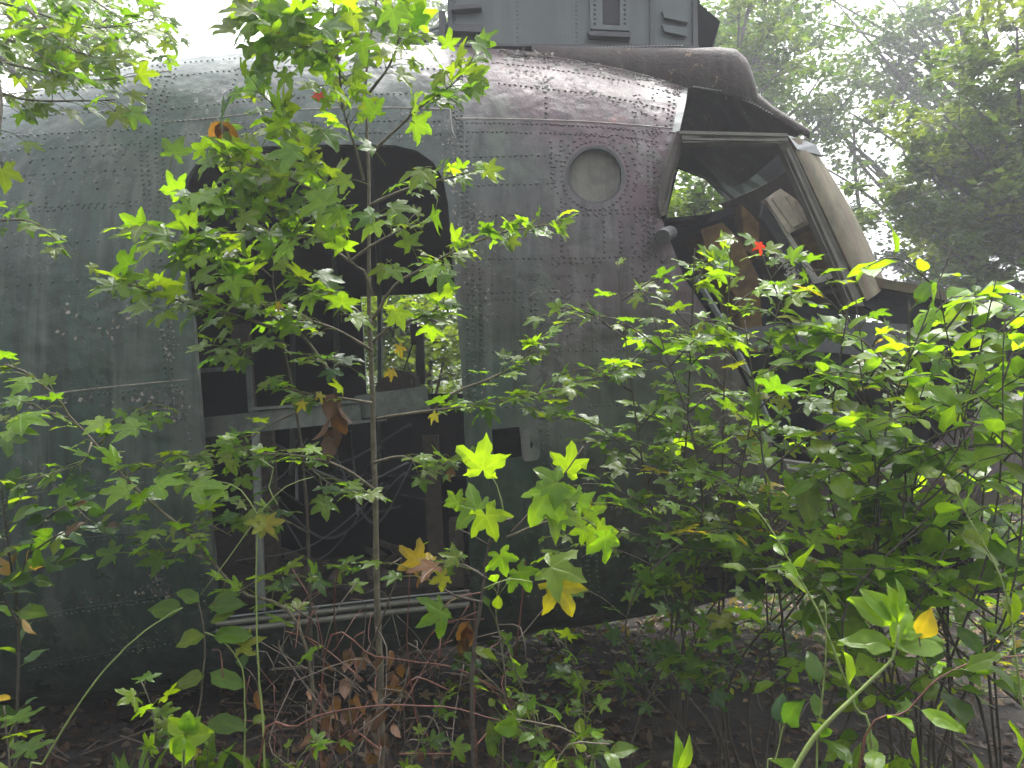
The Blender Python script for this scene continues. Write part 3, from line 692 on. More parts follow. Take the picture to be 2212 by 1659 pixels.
mb = MB(); mb.slab(wq([(1758, 604), (1812, 584), (1816, 594), (1766, 614)], 3.46), .02, (0, 1, 0)); mb.build('white_bracket', 'white_paint', heli)
mb = MB(); mb.beam(W(1690, 634, 3.45), W(1830, 604, 3.45), .02, .12); mb.build('console_shelf', 'black_rubber', heli)
mb = MB(); rr = random.Random(3)
for k in range(70):
    t = rr.random(); x, y = 1675+t*50+rr.uniform(-12, 12), 545+t*70+rr.uniform(-14, 14)-8; mb.tube(smooth_line([W(x, y, 3.52), W(x+rr.uniform(-6, 6), y+rr.uniform(-7, 7), 3.5), W(x+rr.uniform(-9, 9), y+rr.uniform(-8, 8), 3.52)], .008), .0026, 5)
mb.build('torn_padding', 'white_paint', heli)
mb = MB(); mb.slab(wq([(1515, 495), (1560, 480), (1600, 520), (1640, 600), (1650, 760), (1610, 760), (1590, 640), (1530, 560)], 3.7), .3, (0, 1, 0)); mb.slab(wq([(1600, 440), (1640, 480), (1640, 560), (1610, 540)], 3.8), .1, (0, 1, 0)); mb.build('pilot_seat', 'yellow_brown', heli)
mb = MB(); mb.slab(wq([(1730, 505), (1760, 490), (1800, 580), (1775, 592)], 3.6), .1, (0, 1, 0)); mb.build('side_console', 'yellow_brown', heli)
mb = MB(); mb.build('equipment_box', 'dark_grey', heli) if False else None; mb.slab(wq([(1785, 880), (1830, 860), (1822, 960), (1770, 985)], 3.6), .05, (0, 1, 0)); mb.build('equipment_box', 'dark_grey', heli)
# nose deck, sill, diagonal door track
mb = MB(); P = [W(1868, 606, 3.35), W(1985, 628, 3.4), W(2080, 650, 3.5), W(2230, 700, 3.6)]
for a, b in zip(P[:-1], P[1:]): mb.slab([a, b, b+np.array([0, .9, .02]), a+np.array([0, .9, .02])], .02, (0, 0, -1)); mb.beam(a, b, .04, .03)
mb.build('nose_deck', 'tan_panel', heli)
mb = MB(); P = [W(1862, 640, 3.3), W(1900, 700, 3.35), W(2100, 760, 3.5), W(2240, 860, 3.6)]; mb.slab([W(1868, 612, 3.37), W(2080, 656, 3.52), W(2230, 706, 3.62), W(2230, 860, 3.6), W(2060, 800, 3.5), W(1990, 760, 3.45), W(1930, 700, 3.4), W(1868, 660, 3.3)], .03, (0, 1, 0)); mb.build('nose_side_panel', 'interior_dark', heli)
mb = MB(); sl = [hit(x, y)+np.array([0, -.01, 0]) for x, y in ((1692, 1012), (1760, 1020), (1850, 1018), (1950, 1004), (2030, 980))]
mb.tube(smooth_line(sl, .05), .022, 8); mb.tube(smooth_line([p+np.array([0, .02, .03]) for p in sl], .05), .010, 6); mb.build('nose_sill', 'frame_olive', heli)
mb = MB(); P = [hit(x, y)+np.array([0, -.012, 0]) for x, y in ((1500, 600), (1560, 700), (1610, 800), (1655, 905))]; mb.tube(smooth_line(P, .05), .013, 6); mb.build('nose_track', 'pale_metal', heli)
mb = MB(); mb.slab(wq([(1560, 715), (1760, 690), (1960, 700), (2010, 760), (1960, 775), (1575, 745)], 3.28), .04, (0, 1, 0)); mb.build('cross_beam', 'dark_grey', heli)

# rotor pylon
py_ = bpy.data.objects.new('rotor_pylon', None); C.objects.link(py_); py_.parent = heli; py_.location = (.3, 0, 2.6)
mb = MB(); D = 3.75
mb.slab(wq([(968, -340), (1502, -340), (1508, 104), (968, 101)], D), .75, (0, 1, 0)); 
for x in (985, 1118, 1245, 1405, 1495):
    for k in range(40):
        y = 98-k*9.5
        mb.add(W(x, y, D)+np.array([RV[:, 0], -RV[:, 2]*.6, RV[:, 1]]).T*.0055, RF)
mb.build('pylon_body', 'pylon_metal', py_)
mb = MB()
for x in (972, 1408, 1500): mb.beam(W(x, -340, D-.01), W(x+(1 if x > 1000 else 0), 100, D-.01), .022, .02)
mb.beam(W(975, 22, D-.02), W(1040, 17, D-.02), .02, .05); mb.beam(W(975, 66, D-.02), W(1046, 68, D-.02), .035, .07); mb.beam(W(980, 100, D-.015), W(1508, 104, D-.015), .012, .04)
mb.build('pylon_rail', 'dark_grey', py_)
mb = MB(); 
fr_o = [(1272, -60), (1362, -60), (1360, 66), (1276, 62)]; hl = [(1300, -40), (1340, -40), (1339, 55), (1302, 53)]
V = wq(fr_o, D-.03)+wq(hl, D-.03); V += [v+np.array([0, .03, 0]) for v in V]
Fc = []
for i in range(4):
    j = (i+1) % 4; Fc += [(i, j, 4+j, 4+i), (8+i, 12+i, 12+j, 8+j), (4+i, 4+j, 12+j, 12+i), (i, 8+i, 8+j, j)]
mb.add(V, Fc)
for x in (1285, 1350):
    for k in range(6): mb.add(W(x, 50-k*10, D-.03)+np.array([RV[:, 0], -RV[:, 2]*.7, RV[:, 1]]).T*.008, RF, 1)
mb.slab(wq([(1270, 66), (1364, 70), (1362, 80), (1274, 76)], D-.05), .06, (0, 1, 0), 1)
mb.build('vent_frame', ['pylon_metal', 'dark_grey'], py_)
mb = MB(); mb.slab(wq([(1301, -40), (1339, -40), (1339, 54), (1302, 53)], D-.006), .004, (0, 1, 0)); mb.build('vent_dark_plate', 'black_rubber', py_)  # flat black plate, the darkness of the hole put into its colour
mb = MB(); mb.slab(wq([(1506, -60), (1512, 8), (1556, 46), (1537, 104), (1506, 104)], D+.06), .5, (0.15, 1, 0)); mb.build('pylon_end_plate', 'interior_dark', py_)
mb = MB()
for y0, x1 in ((22, 1500), (52, 1498)): mb.slab(wq([(1430, y0), (x1-12, y0+8), (x1-14, y0+26), (1436, y0+16)], D-.03), .03, (0, 1, 0))
mb.build('pylon_bracket', 'pylon_metal', py_)
mb = MB()
for a, b, r in (((846, 98), (968, 52), .012), ((880, 96), (968, 66), .02), ((900, 80), (968, 84), .008), ((870, 100), (930, 86), .008)): mb.tube([W(*a, 3.7), W(*b, 3.75)], r, 8)
mb.tube(smooth_line([W(880, 100, 3.7), W(930, 72, 3.7), (W(960, 90, 3.7))], .03), .005, 6); mb.build('control_rod', 'pale_metal', py_)
mb = MB(); mb.box(W(948, 100, 3.72), W(968, 60, 3.9)); mb.build('rod_bracket', 'dark_grey', py_)
mb = MB()
for k in range(26): 
    x = 1080+k*4.5; p = hit(x, 118+ (k*.25)) ; n = nrm_at(p); mb.add(p+NR.normal(0, .008, (5, 3))+n*.012, [(0, 1, 2), (0, 2, 3), (0, 3, 4)])
mb.build('peeling_sealant', 'flake_light', heli)

# ------------------------------------------------------------------ foreground plants
def leafdir(yd, flat):
    """normal of a blade: held level low down, tipped towards the eye higher up"""
    if flat is None: tilt = np.interp(yd, [0, 350, 560, 700, 1000, 1300, 1600], [62, 58, 42, 20, 18, 28, 35])
    else: tilt = flat
    q = math.radians(max(0, R.gauss(tilt, 17))); az = R.gauss(-math.pi/2, .75)
    sgn = -1 if False else 1
    return np.array([math.cos(az)*math.sin(q), math.sin(az)*math.sin(q), math.cos(q)])
class Plant:
    def __init__(s, name, label, cat, base, group=None, bark='bark'):
        s.root = empty(name, tuple(base), label, cat, group); s.L = Leaves(); s.st = []; s.bark = bark; s.pet = MB(); s.hero = []
    def stem(s, P, r0, r1, name='branch', m=None, step=.04, sides=6):
        P = smooth_line(P, step); P = P+np.cumsum(NR.normal(0, .0007, P.shape), 0); n = len(P)
        r = np.linspace(r0, r1, n)*(1+.10*np.sin(np.arange(n)*1.9))
        V, Fc = tube(P, r, sides); mesh_obj(name, V, Fc, m or s.bark, s.root, True); return P
    def leaf(s, p, fwd, nrm, size, kind='g', T=STAR, droop=.12):
        s.L.add(T, p, fwd, nrm, size, lcol(kind), droop)
    def leafy(s, P, n, size, t0=.25, kinds='ggggggb', T=STAR, flat=None, pet=.07, spread=1.0, droop=.12):
        n = int(n)
        for k in range(n):
            t = t0+(1-t0)*(k+R.random()*.8)/n; t = min(t, 1); i = t*(len(P)-1); a = P[int(i)]; b = P[min(int(i)+1, len(P)-1)]; p = a+(b-a)*(i-int(i))
            d = unit(P[min(int(i)+2, len(P)-1)]-P[max(int(i)-2, 0)])
            side = unit(np.cross(d, (0, 0, 1)))*(1 if k % 2 else -1)
            f = unit(d*R.uniform(.2, .9)+side*R.uniform(.3, 1.0)*spread+np.array([R.gauss(0, .3), R.gauss(0, .25), R.gauss(.05, .25)]))
            L = pet*R.uniform(.5, 1.3); q = p+f*L; q[2] -= L*.1
            yd = 829.5-(q[2]-EYE)/max(q[1], .3)*F
            nn = leafdir(yd, flat); sz = size*R.choice([.55, .7, .85, 1, 1, 1.15])*R.uniform(.9, 1.1)
            s.pet.tube([p, (p+q)/2+np.array([0, 0, .1*L]), q], [.0016, .0012, .001], 3)
            kd = R.choice(kinds); s.leaf(q, f+np.array([0, 0, R.gauss(-.1, .15)]), nn, sz, kd, T, R.uniform(-.02, droop*2.4))
        return P
    def done(s, pm='cane_green'):
        if s.L.items: s.L.build('foliage', s.root, 'leaf', s.pet)
        return s
def px(P, d, d2=None):
    n = len(P); return [W(x, y, d if d2 is None else d+(d2-d)*i/(n-1)) for i, (x, y) in enumerate(P)]

# 1. the sweetgum sapling in front of the door
D1 = 2.25
A = Plant('sweetgum_sapling', 'tall sweetgum sapling with star-shaped leaves in front of the open cabin door', 'tree', (W(822, 1500, D1)[0], D1, 0.0))
tr = A.stem([(W(826, 1500, D1)[0], D1, 0.0)]+px([(824, 1500), (817, 1300), (812, 1150), (808, 1000), (803, 850), (800, 700), (800, 560), (800, 430), (797, 300), (792, 190), (800, 90), (812, 10), (820, -60)], D1), .0125, .003, 'trunk', step=.06, sides=8)
BR = [  # pts, depth0, depth1, n leaves, size, t0
 ([(806, 640), (786, 585), (757, 565), (733, 473), (720, 416), (707, 397), (684, 370), (651, 311), (621, 278), (590, 225), (560, 200)], 2.25, 2.0, 22, .088, .2),
 ([(757, 565), (687, 519), (600, 503), (502, 501), (430, 522), (406, 529)], 2.23, 1.95, 14, .085, .3),
 ([(757, 565), (800, 530), (852, 502), (890, 480)], 2.23, 2.2, 6, .06, .5),
 ([(786, 390), (770, 324), (753, 274), (742, 230), (735, 150), (728, 80), (724, 0), (720, -60)], 2.2, 2.0, 20, .085, .25),
 ([(723, 820), (654, 727), (601, 694), (562, 658), (502, 595), (439, 552), (357, 519), (310, 500)], 2.25, 1.95, 20, .083, .25),
 ([(588, 707), (515, 681), (436, 661), (357, 635), (280, 610)], 2.15, 1.85, 13, .083, .3),
 ([(806, 690), (852, 618), (912, 582), (980, 545), (1067, 509), (1140, 492), (1215, 478)], 2.2, 2.1, 20, .065, .3),
 ([(800, 443), (859, 416), (925, 397), (970, 385), (1018, 373)], 2.2, 2.1, 12, .068, .3),
 ([(800, 330), (852, 281), (907, 229), (984, 174), (1018, 128)], 2.2, 2.05, 11, .085, .35),
 ([(812, 905), (880, 893), (956, 882), (1095, 864), (1178, 844), (1289, 809), (1340, 795)], 2.2, 2.0, 24, .066, .25),
 ([(956, 862), (1005, 837), (1060, 818), (1123, 785), (1145, 755), (1160, 735)], 2.15, 2.1, 12, .055, .3),
 ([(800, 260), (770, 200), (700, 130), (640, 80), (600, 40)], 2.2, 2.0, 11, .10, .3),
 ([(797, 200), (840, 140), (860, 80), (850, 20)], 2.2, 2.1, 9, .10, .3),
 ([(728, 90), (680, 60), (600, 30), (530, 10)], 2.05, 1.95, 9, .10, .3),
 ([(735, 130), (700, 110), (640, 100), (585, 98)], 2.05, 1.95, 7, .09, .3),
 ([(806, 760), (740, 720), (660, 690), (580, 660), (540, 650)], 2.2, 2.1, 12, .07, .3),
 ([(806, 740), (850, 700), (900, 690), (960, 660)], 2.2, 2.1, 8, .085, .3),
 ([(806, 700), (740, 650), (700, 640), (640, 600)], 2.2, 2.0, 9, .075, .3),
 ([(720, 430), (660, 400), (590, 370), (520, 350), (480, 330)], 2.05, 1.9, 12, .09, .2),
 ([(700, 470), (620, 450), (560, 440), (500, 430), (460, 440)], 2.05, 1.9, 12, .09, .2),
 ([(803, 870), (740, 860), (660, 850), (600, 830)], 2.2, 2.05, 9, .065, .3),
 ([(808, 1000), (870, 985), (930, 1010), (980, 990)], 2.2, 2.05, 8, .06, .3),
 ([(812, 1060), (740, 1010), (650, 985), (560, 980), (480, 960)], 2.2, 2.05, 12, .065, .3),
]
for P, d0, d1, n, sz, t0 in BR:
    q = A.stem(px(P, d0, d1), .0048, .0015); A.leafy(q, n*2.1, sz*.72, t0, pet=.06, kinds='gggggbb' if n < 21 else 'gggggggggbb')
for x, y, s, k, d in ((1030, 92, .098, 'g', 2.0), (968, 98, .07, 'g', 2.0), (955, 160, .075, 'g', 2.0), (1042, 182, .08, 'g', 2.0), (810, 245, .085, 'g', 2.0), (640, 330, .12, 'g', 1.85), (700, 440, .13, 'g', 1.85), (680, 500, .11, 'g', 1.85), (545, 300, .10, 'g', 1.9), (620, 160, .08, 'g', 1.9), (555, 152, .085, 'g', 1.9), (480, 250, .10, 'd', 1.9), (690, 210, .04, 'r', 1.9), (300, 490, .10, 'g', 1.8), (260, 610, .11, 'b', 1.8), (520, 470, .09, 'g', 1.85), (480, 400, .09, 'g', 1.85), (540, 20, .13, 'g', 1.85), (500, 60, .11, 'g', 1.85), (640, 30, .12, 'g', 1.9), (700, 60, .12, 'g', 1.9), (760, 40, .11, 'g', 1.95), (850, 20, .11, 'g', 2.0), (600, 100, .10, 'g', 1.9), (780, 90, .10, 'g', 1.95)):
    f = (R.gauss(0, .5), R.gauss(-.1, .2), R.gauss(-.25, .45)); A.leaf(W(x, y, d), f, (R.gauss(0, .3), -1, .8), s*.62, k)
for x, y, s, k in ((690, 850, .045, 'y'), (655, 870, .05, 'y'), (710, 632, .03, 'y'), (600, 656, .04, 'y'), (940, 895, .05, 'y'), (975, 1015, .045, 'k'), (845, 800, .05, 'y'), (862, 748, .05, 'y')):
    A.leaf(W(x, y, 2.0), (R.gauss(0, .5), -.2, -.6), (R.gauss(0, .4), -.8, .6), s*.62, k, LOBED, .4)
for cx_, cy_, sx_, sy_, n_ in ((600, 340, 95, 80, 11), (590, 470, 120, 60, 12), (650, 60, 130, 50, 9), (500, 410, 60, 60, 6), (700, 200, 80, 80, 4), (900, 430, 90, 60, 6), (660, 640, 120, 50, 12), (470, 600, 90, 50, 9), (860, 610, 60, 40, 6)):
    for _ in range(n_):
        x, y = R.gauss(cx_, sx_), R.gauss(cy_, sy_); d = R.uniform(1.85, 2.15); p0 = W(x, y, d); f = unit((R.gauss(0, .6), R.gauss(-.1, .2), R.gauss(-.1, .5)))
        A.pet.tube([p0-f*.05-np.array([0, -.02, .01]), p0-f*.02, p0], [.0013, .001, .0008], 3)
        A.leaf(p0, f, (R.gauss(0, .35), -1, R.uniform(.5, 1.5)) if y < 560 else (R.gauss(0, .3), -.6, 1), R.uniform(.048, .074), R.choice('gggbb'), STAR, R.uniform(-.05, .35))
for f, nn in (((.1, 0, -1), (.3, -1, .1)), ((-.5, 0, -.6), (.2, -1, .5)), ((.5, 0, -.7), (-.3, -1, .2))): A.leaf(W(478, 262, 1.95), f, nn, .062, 'k', OVAL, .5)
A.stem(px([(478, 262), (492, 330), (505, 400)], 1.95), .003, .001)
for x, y, k in ((1640, 528, 'r'), (1690, 862, 'y'), (1790, 880, 'y'), (1705, 972, 'y')): pass
A.done('bark')

# 2. second thinner stem
B = Plant('sweetgum_sapling', 'thin dark sweetgum sapling just left of the tall one, before the door opening', 'tree', (W(672, 1540, 2.2)[0], 2.2, 0))
B.stem([(W(672, 1540, 2.2)[0], 2.2, 0)]+px([(672, 1500), (668, 1350), (665, 1150), (655, 1000), (640, 880), (614, 754), (601, 671), (588, 605), (588, 545), (575, 470), (560, 380)], 2.2), .008, .002, 'trunk', 'bark_dark')
for P, n in (([(640, 890), (560, 930), (500, 990), (430, 1010)], 9), ([(655, 1000), (720, 1050), (770, 1060)], 7), ([(605, 700), (550, 740), (470, 750)], 8), ([(588, 600), (540, 560), (490, 540), (430, 560)], 9), ([(588, 560), (620, 520), (650, 470)], 7), ([(664, 1150), (600, 1110), (540, 1080)], 6), ([(614, 760), (680, 770), (740, 790)], 7), ([(668, 1300), (720, 1260), (760, 1220)], 5)):
    q = B.stem(px(P, 2.2, 2.05), .003, .001, m='bark_dark'); B.leafy(q, n*1.6, .05, .2, 'gggggd')
B.done('bark')

# 3. near sapling with big backlit leaves, lower centre
D3 = 1.55
G = Plant('sweetgum_sapling', 'short near sapling with large bright backlit star leaves below the access hatch', 'tree', (W(1030, 1700, D3)[0], D3, 0), bark='bark_dark')
G.stem([(W(1030, 1700, D3)[0], D3, 0)]+px([(1025, 1659), (1022, 1450), (1045, 1290), (1060, 1180), (1082, 1130), (1110, 1125)], D3), .006, .003, 'trunk')
G.stem(px([(1105, 1150), (1150, 1100), (1195, 1050), (1230, 1005), (1258, 958)], D3), .0025, .0012, m='twig_dead')
b2 = G.stem(px([(1095, 1160), (1140, 1142), (1190, 1125), (1250, 1118), (1272, 1126), (1290, 1140)], D3), .003, .0012, m='bark')
b3 = G.stem(px([(1060, 1180), (1010, 1150), (985, 1140)], D3), .002, .001); b4 = G.stem(px([(1090, 1120), (1075, 1050), (1046, 1010)], D3), .0016, .001, m='cane_green'); b5 = G.stem(px([(1045, 1270), (1100, 1250), (1150, 1255)], D3), .0016, .001, m='cane_green')
for x, y, s, k, f, nn in (
 (1040, 1012, .105, 'b', (.15, -.1, 1), (.1, -1, .3)), (1205, 1040, .10, 'b', (-.5, -.1, -.2), (.2, -1, .6)), (1225, 1015, .09, 'b', (.25, 0, 1), (.5, -1, .2)), (1175, 1065, .12, 'b', (.6, -.2, -.8), (.2, -1, .4)),
 (1195, 1100, .11, 'b', (.9, -.2, -.4), (0, -1, .7)), (1030, 1100, .105, 'b', (-.7, -.1, .25), (.1, -1, .6)), (1050, 1110, .09, 'b', (.4, 0, -.9), (.1, -1, .5)), (1205, 1265, .10, 'y', (.4, -.2, -.7), (.1, -1, .5)), (1190, 1225, .115, 'b', (.5, -.2, -.1), (.0, -1, .9)),
 (1265, 1112, .07, 'b', (.7, -.1, .3), (.1, -1, .4)), (1290, 1145, .075, 'b', (.5, 0, -1), (.3, -1, .1)), (1308, 1160, .08, 'b', (.1, 0, -1), (.6, -1, .1)), (1265, 1140, .06, 'b', (-.2, 0, -1), (.2, -1, .3)), (1250, 1085, .06, 'b', (.8, 0, .5), (.2, -1, .5)),
 (990, 1085, .05, 'g', (-.5, 0, .5), (0, -1, .4)), (1080, 1200, .07, 'b', (.3, 0, -.9), (0, -1, .6)), (1120, 1235, .08, 'g', (.4, 0, -.6), (-.3, -1, 1)), (985, 1205, .055, 'g', (-.6, 0, .2), (0, -1, .8)), (960, 1245, .055, 'y', (-.5, 0, -.2), (0, -1, .5))):
    G.leaf(W(x, y, D3+R.uniform(-.05, .05)), f, nn, s*.68, k)
for P, n in (([(1050, 1250), (1000, 1220), (930, 1215)], 5), ([(1040, 1300), (980, 1285), (900, 1235), (870, 1225)], 6)):
    q = G.stem(px(P, D3, D3+.1), .003, .0012); G.leafy(q, n, .05, .2, 'gggyk', flat=50)
G.done()

# 4. left sapling leaning across the skin
Lf = Plant('sweetgum_sapling', 'slender sapling leaning up to the left across the lower left skin', 'tree', (W(700, 1480, 2.0)[0], 2.0, .0))
q = Lf.stem([(W(700, 1560, 2.0)[0], 2.0, 0)]+px([(660, 1406), (514, 1281), (451, 1211), (392, 1145), (323, 1090), (264, 1031), (198, 955), (149, 903), (128, 864), (97, 840), (52, 805), (10, 790)], 2.0, 1.8), .0065, .002, 'trunk')
Lf.leafy(q, 42, .054, .4, 'gggggb')
for P, n in (([(264, 1031), (330, 1000), (420, 985)], 8), ([(198, 955), (180, 1000), (120, 1020), (40, 1040)], 7), ([(210, 960), (250, 920), (300, 890), (330, 860)], 7), ([(149, 903), (80, 890), (10, 930)], 6), ([(451, 1211), (380, 1190), (280, 1200)], 7), ([(392, 1145), (440, 1130), (500, 1160)], 5), ([(514, 1281), (580, 1240), (640, 1250)], 5)):
    b = Lf.stem(px(P, 1.93, 1.85), .0025, .001); Lf.leafy(b, n*1.5, .052, .2, 'ggggd')
for x, y, s in ((45, 905, .085), (20, 930, .085), (340, 1045, .095), (420, 1050, .09), (480, 1060, .08), (270, 1060, .08), (60, 830, .07), (290, 925, .08), (220, 915, .07)): Lf.leaf(W(x, y, 1.7), (R.choice([-1, 1]), -.1, R.uniform(-.2, .2)), (0, -.65, 1), s*.75, 'b')
Lf.done()

# 5. oval-leaved shrub at left edge
H = Plant('oval_leaf_shrub', 'dark shrub with oval leaves at the lower left edge of the wreck', 'shrub', (W(20, 1600, 2.1)[0], 2.1, 0), bark='bark_dark')
for P, n in (([(40, 1400), (35, 1300), (60, 1200), (100, 1120), (180, 1080)], 22), ([(35, 1300), (20, 1200), (10, 1120), (0, 1060)], 18), ([(60, 1200), (140, 1150), (260, 1140)], 14), ([(40, 1350), (-10, 1250), (-30, 1150)], 10), ([(100, 1120), (150, 1090), (200, 1130)], 10), ([(30, 1250), (80, 1230), (150, 1210)], 9)):
    if n == 22: q = H.stem([(W(20, 1600, 2.1)[0], 2.1, 0)]+px(P, 2.1, 1.95), .006, .0015, 'trunk')
    else: q = H.stem(px(P, 2.05, 1.9), .003, .001)
    H.leafy(q, n, .07, .15, 'dddggt', OVAL, pet=.02, flat=38)
H.done()

# 6. hanging branch, upper left
U = Plant('sweetgum_tree', 'overhanging sweetgum bough with pale green leaves at the upper left', 'tree', (-3.2, 2.4, 0), bark='bark')
U.stem([(-3.2, 2.4, 0), (-3.15, 2.42, 1.6), (-3.0, 2.5, 3.0), (-2.95, 2.5, 4.6)], .07, .03, 'trunk', sides=10)
for P, d0, d1, n, sz in (([(-300, 60), (-100, 110), (60, 150), (180, 175), (270, 170)], 2.5, 2.3, 26, .085), ([(-300, -60), (-100, -20), (60, 20), (200, 60), (330, 40)], 2.6, 2.5, 34, .09), ([(-200, 160), (-40, 190), (60, 215), (200, 218), (250, 215)], 2.4, 2.2, 20, .085), ([(-200, -80), (0, -40), (120, -20), (260, -10)], 2.5, 2.3, 24, .10), ([(60, 20), (110, 70), (160, 110), (230, 130)], 2.4, 2.3, 22, .09), ([(-40, 60), (30, 90), (90, 120), (130, 160)], 2.4, 2.2, 22, .095), ([(200, -60), (280, -20), (340, 40), (380, 90)], 3.2, 3.0, 26, .07), ([(100, -60), (200, 0), (280, 60), (340, 120)], 3.4, 3.1, 30, .07), ([(-60, 100), (-10, 160), (0, 240), (-20, 370)], 2.2, 2.1, 9, .09), ([(0, 20), (60, 60), (140, 60), (230, 90)], 3.0, 2.9, 34, .08), ([(-120, 450), (-20, 475), (70, 480), (150, 545)], 2.6, 2.5, 13, .09)):
    q = U.stem(px(P, d0, d1), .006, .0015); U.leafy(q, n*1.35, sz*.64, .1, 'gggggg', flat=45)
U.done('bark')

# 7. greenbrier vines and canes bottom left
def cane(name, label, P, d, r, m, leaves=0, T=OVAL, size=.06, kinds='gd', cat='vine', thorns=True, d2=None, flat=35, root=True):
    pts = px(P, d, d2); b = pts[0].copy(); base = (b[0], b[1], 0)
    p = Plant(name, label, cat, base, bark=m)
    if root: pts = [np.array(base)]+pts
    q = p.stem(pts, r, r*.35, 'stem', step=.03)
    if thorns:
        for k in range(int(len(q)*.8)):
            i = R.randrange(len(q)-1); dd = unit(NR.normal(0, 1, 3)); p.pet.tube([q[i], q[i]+dd*(r+.004)], [.0012, .0002], 3)
    if leaves: p.leafy(q, leaves, size, .3, kinds, T, flat, .025)
    return p
v = cane('greenbrier_vine', 'upright yellow-green vine stem topped by a curled yellow leaf, left of the sapling', [(576, 1659), (562, 1465), (555, 1291), (557, 1180), (556, 1112)], 1.75, .0042, 'cane_green')
for P in ([(556, 1112), (520, 1060), (470, 1040), (400, 1055)], [(556, 1112), (620, 1050), (680, 1030)], [(556, 1120), (500, 1200), (430, 1290)], [(600, 1090), (580, 1050), (590, 1010), (560, 990)]): v.stem(px(P, 1.75), .0018, .0008, m='cane_green')
for f in ((-1, -.2, .1), (1, -.2, .2), (.5, -.2, -.5)): v.leaf(W(572, 1130, 1.74), f, (.1, -.8, .6), .05, 'y', LOBED)
v.done()
v = cane('greenbrier_vine', 'bent green vine stem rising from the bottom between two others at left', [(524, 1659), (527, 1520), (521, 1444), (490, 1400), (462, 1378), (440, 1370)], 1.8, .0038, 'cane_green', 4); v.leaf(W(520, 1395, 1.78), (1, 0, .4), (0, -1, .7), .06, 'y', LOBED); v.done()
v = cane('leafy_shoot', 'upright shoot with pairs of glossy oval leaves, lower left', [(423, 1659), (444, 1500), (451, 1378), (434, 1291), (415, 1280)], 1.8, .0042, 'bark', 0, cat='shrub', thorns=False)
for x, y, s, f in ((395, 1318, .085, (-1, 0, .1)), (450, 1312, .085, (1, 0, .15)), (462, 1375, .085, (1, 0, .1)), (440, 1372, .075, (-1, 0, -.3)), (455, 1455, .08, (1, 0, -.35)), (440, 1460, .075, (-1, 0, -.35)), (450, 1560, .085, (1, 0, -.1)), (435, 1570, .08, (-1, 0, -.15)), (430, 1300, .06, (-1, 0, .5)), (455, 1345, .06, (1, 0, .5))):
    v.leaf(W(x, y, 1.78), f, (R.gauss(0, .2), -.75, .8), s, 'g', OVAL)
v.done()
cane('greenbrier_vine', 'long thin green vine arching up from the bottom left corner', [(60, 1700), (94, 1652), (194, 1493), (278, 1395), (375, 1322), (400, 1310)], 1.7, .004, 'cane_green', 0).done()
v = cane('leafy_shoot', 'young shoot with a bright yellow-green leaf at the bottom left', [(395, 1700), (400, 1659), (398, 1620), (396, 1600)], 1.35, .003, 'cane_green', 0, cat='shrub', thorns=False)
for f, s in (((0, -.1, -1), .055), ((-.6, -.1, .6), .04), ((.6, -.1, .7), .04), ((.2, -.1, 1), .04), ((.8, -.2, .1), .05), ((-.4, -.2, -.6), .04)): v.leaf(W(400, 1585, 1.35), f, (.1, -1, .3), s, 'b', ROUND)
v.done()
# 8. red canes and dead tangle in the lower middle
for lab, P, d in (('thin red-brown cane standing just right of the tall sapling trunk', [(935, 1659), (900, 1560), (887, 1500), (874, 1395), (878, 1300), (883, 1232)], 1.9),
                  ('red-brown cane with a hanging dead leaf below the door sill', [(1025, 1640), (1020, 1569), (1022, 1395), (1018, 1300), (1000, 1280)], 1.8),
                  ('long red bramble cane arching over the bottom edge', [(560, 1640), (640, 1570), (720, 1538), (817, 1524), (920, 1524), (991, 1530), (1100, 1560)], 1.6),
                  ('dark red cane lying slantwise across the lower middle', [(700, 1420), (810, 1420), (900, 1432), (990, 1447), (1095, 1506), (1180, 1590), (1240, 1650)], 1.85)):
    v = cane('bramble_cane', lab, P, d, .0034, 'cane_red', cat='vine')
    if 'hanging' in lab:
        for k in range(4): v.leaf(W(1015+R.uniform(-8, 8), 1340+R.uniform(-5, 40), 1.8), (R.gauss(0, .3), 0, -1), (R.gauss(0, .5), -1, .1), .055, 'k', OVAL)
    v.done('cane_red')
tg = MB(); rr = random.Random(11)
for k in range(120):
    x, y = rr.gauss(790, 150), rr.uniform(1400, 1690); d = rr.uniform(1.7, 2.5); a = rr.gauss(1.57, .8); L = rr.uniform(60, 210)
    p0 = W(x, y, d); p2 = W(x+math.cos(a)*L, y-abs(math.sin(a))*L, d+rr.uniform(-.25, .25)); p1 = (p0+p2)/2+np.array([rr.gauss(0, .03), rr.gauss(0, .03), rr.gauss(0.02, .03)])
    tg.tube(smooth_line([p0, p1, p2], .04), rr.choice([.0009, .0012, .0016, .0022]), 4, rr.choice([0, 0, 1]))
tag(tg.build('dead_twigs', ['twig_dead', 'cane_red'], None, True), 'tangle of dry brown and reddish twigs at the foot of the tall sapling', 'twigs', kind='stuff')
dl = Leaves()
for k in range(70):
    x, y = R.gauss(780, 60), R.uniform(1400, 1640); dl.add(OVAL, W(x, y, R.uniform(1.9, 2.3)), (R.gauss(0, .4), R.gauss(0, .4), -1), NR.normal(0, 1, 3), R.uniform(.03, .06), lcol('k'), .4)
for k in range(6): dl.add(ROUND, W(718+R.uniform(-10, 20), 850+k*18, 2.1), (R.gauss(0, .3), 0, -1), NR.normal(0, 1, 3), .07, lcol('k'), .4)
o = dl.build('dead_leaves', None, 'leaf_dead'); tag(o, 'withered brown leaves hanging in the twigs by the sapling trunks', 'leaves', kind='stuff')

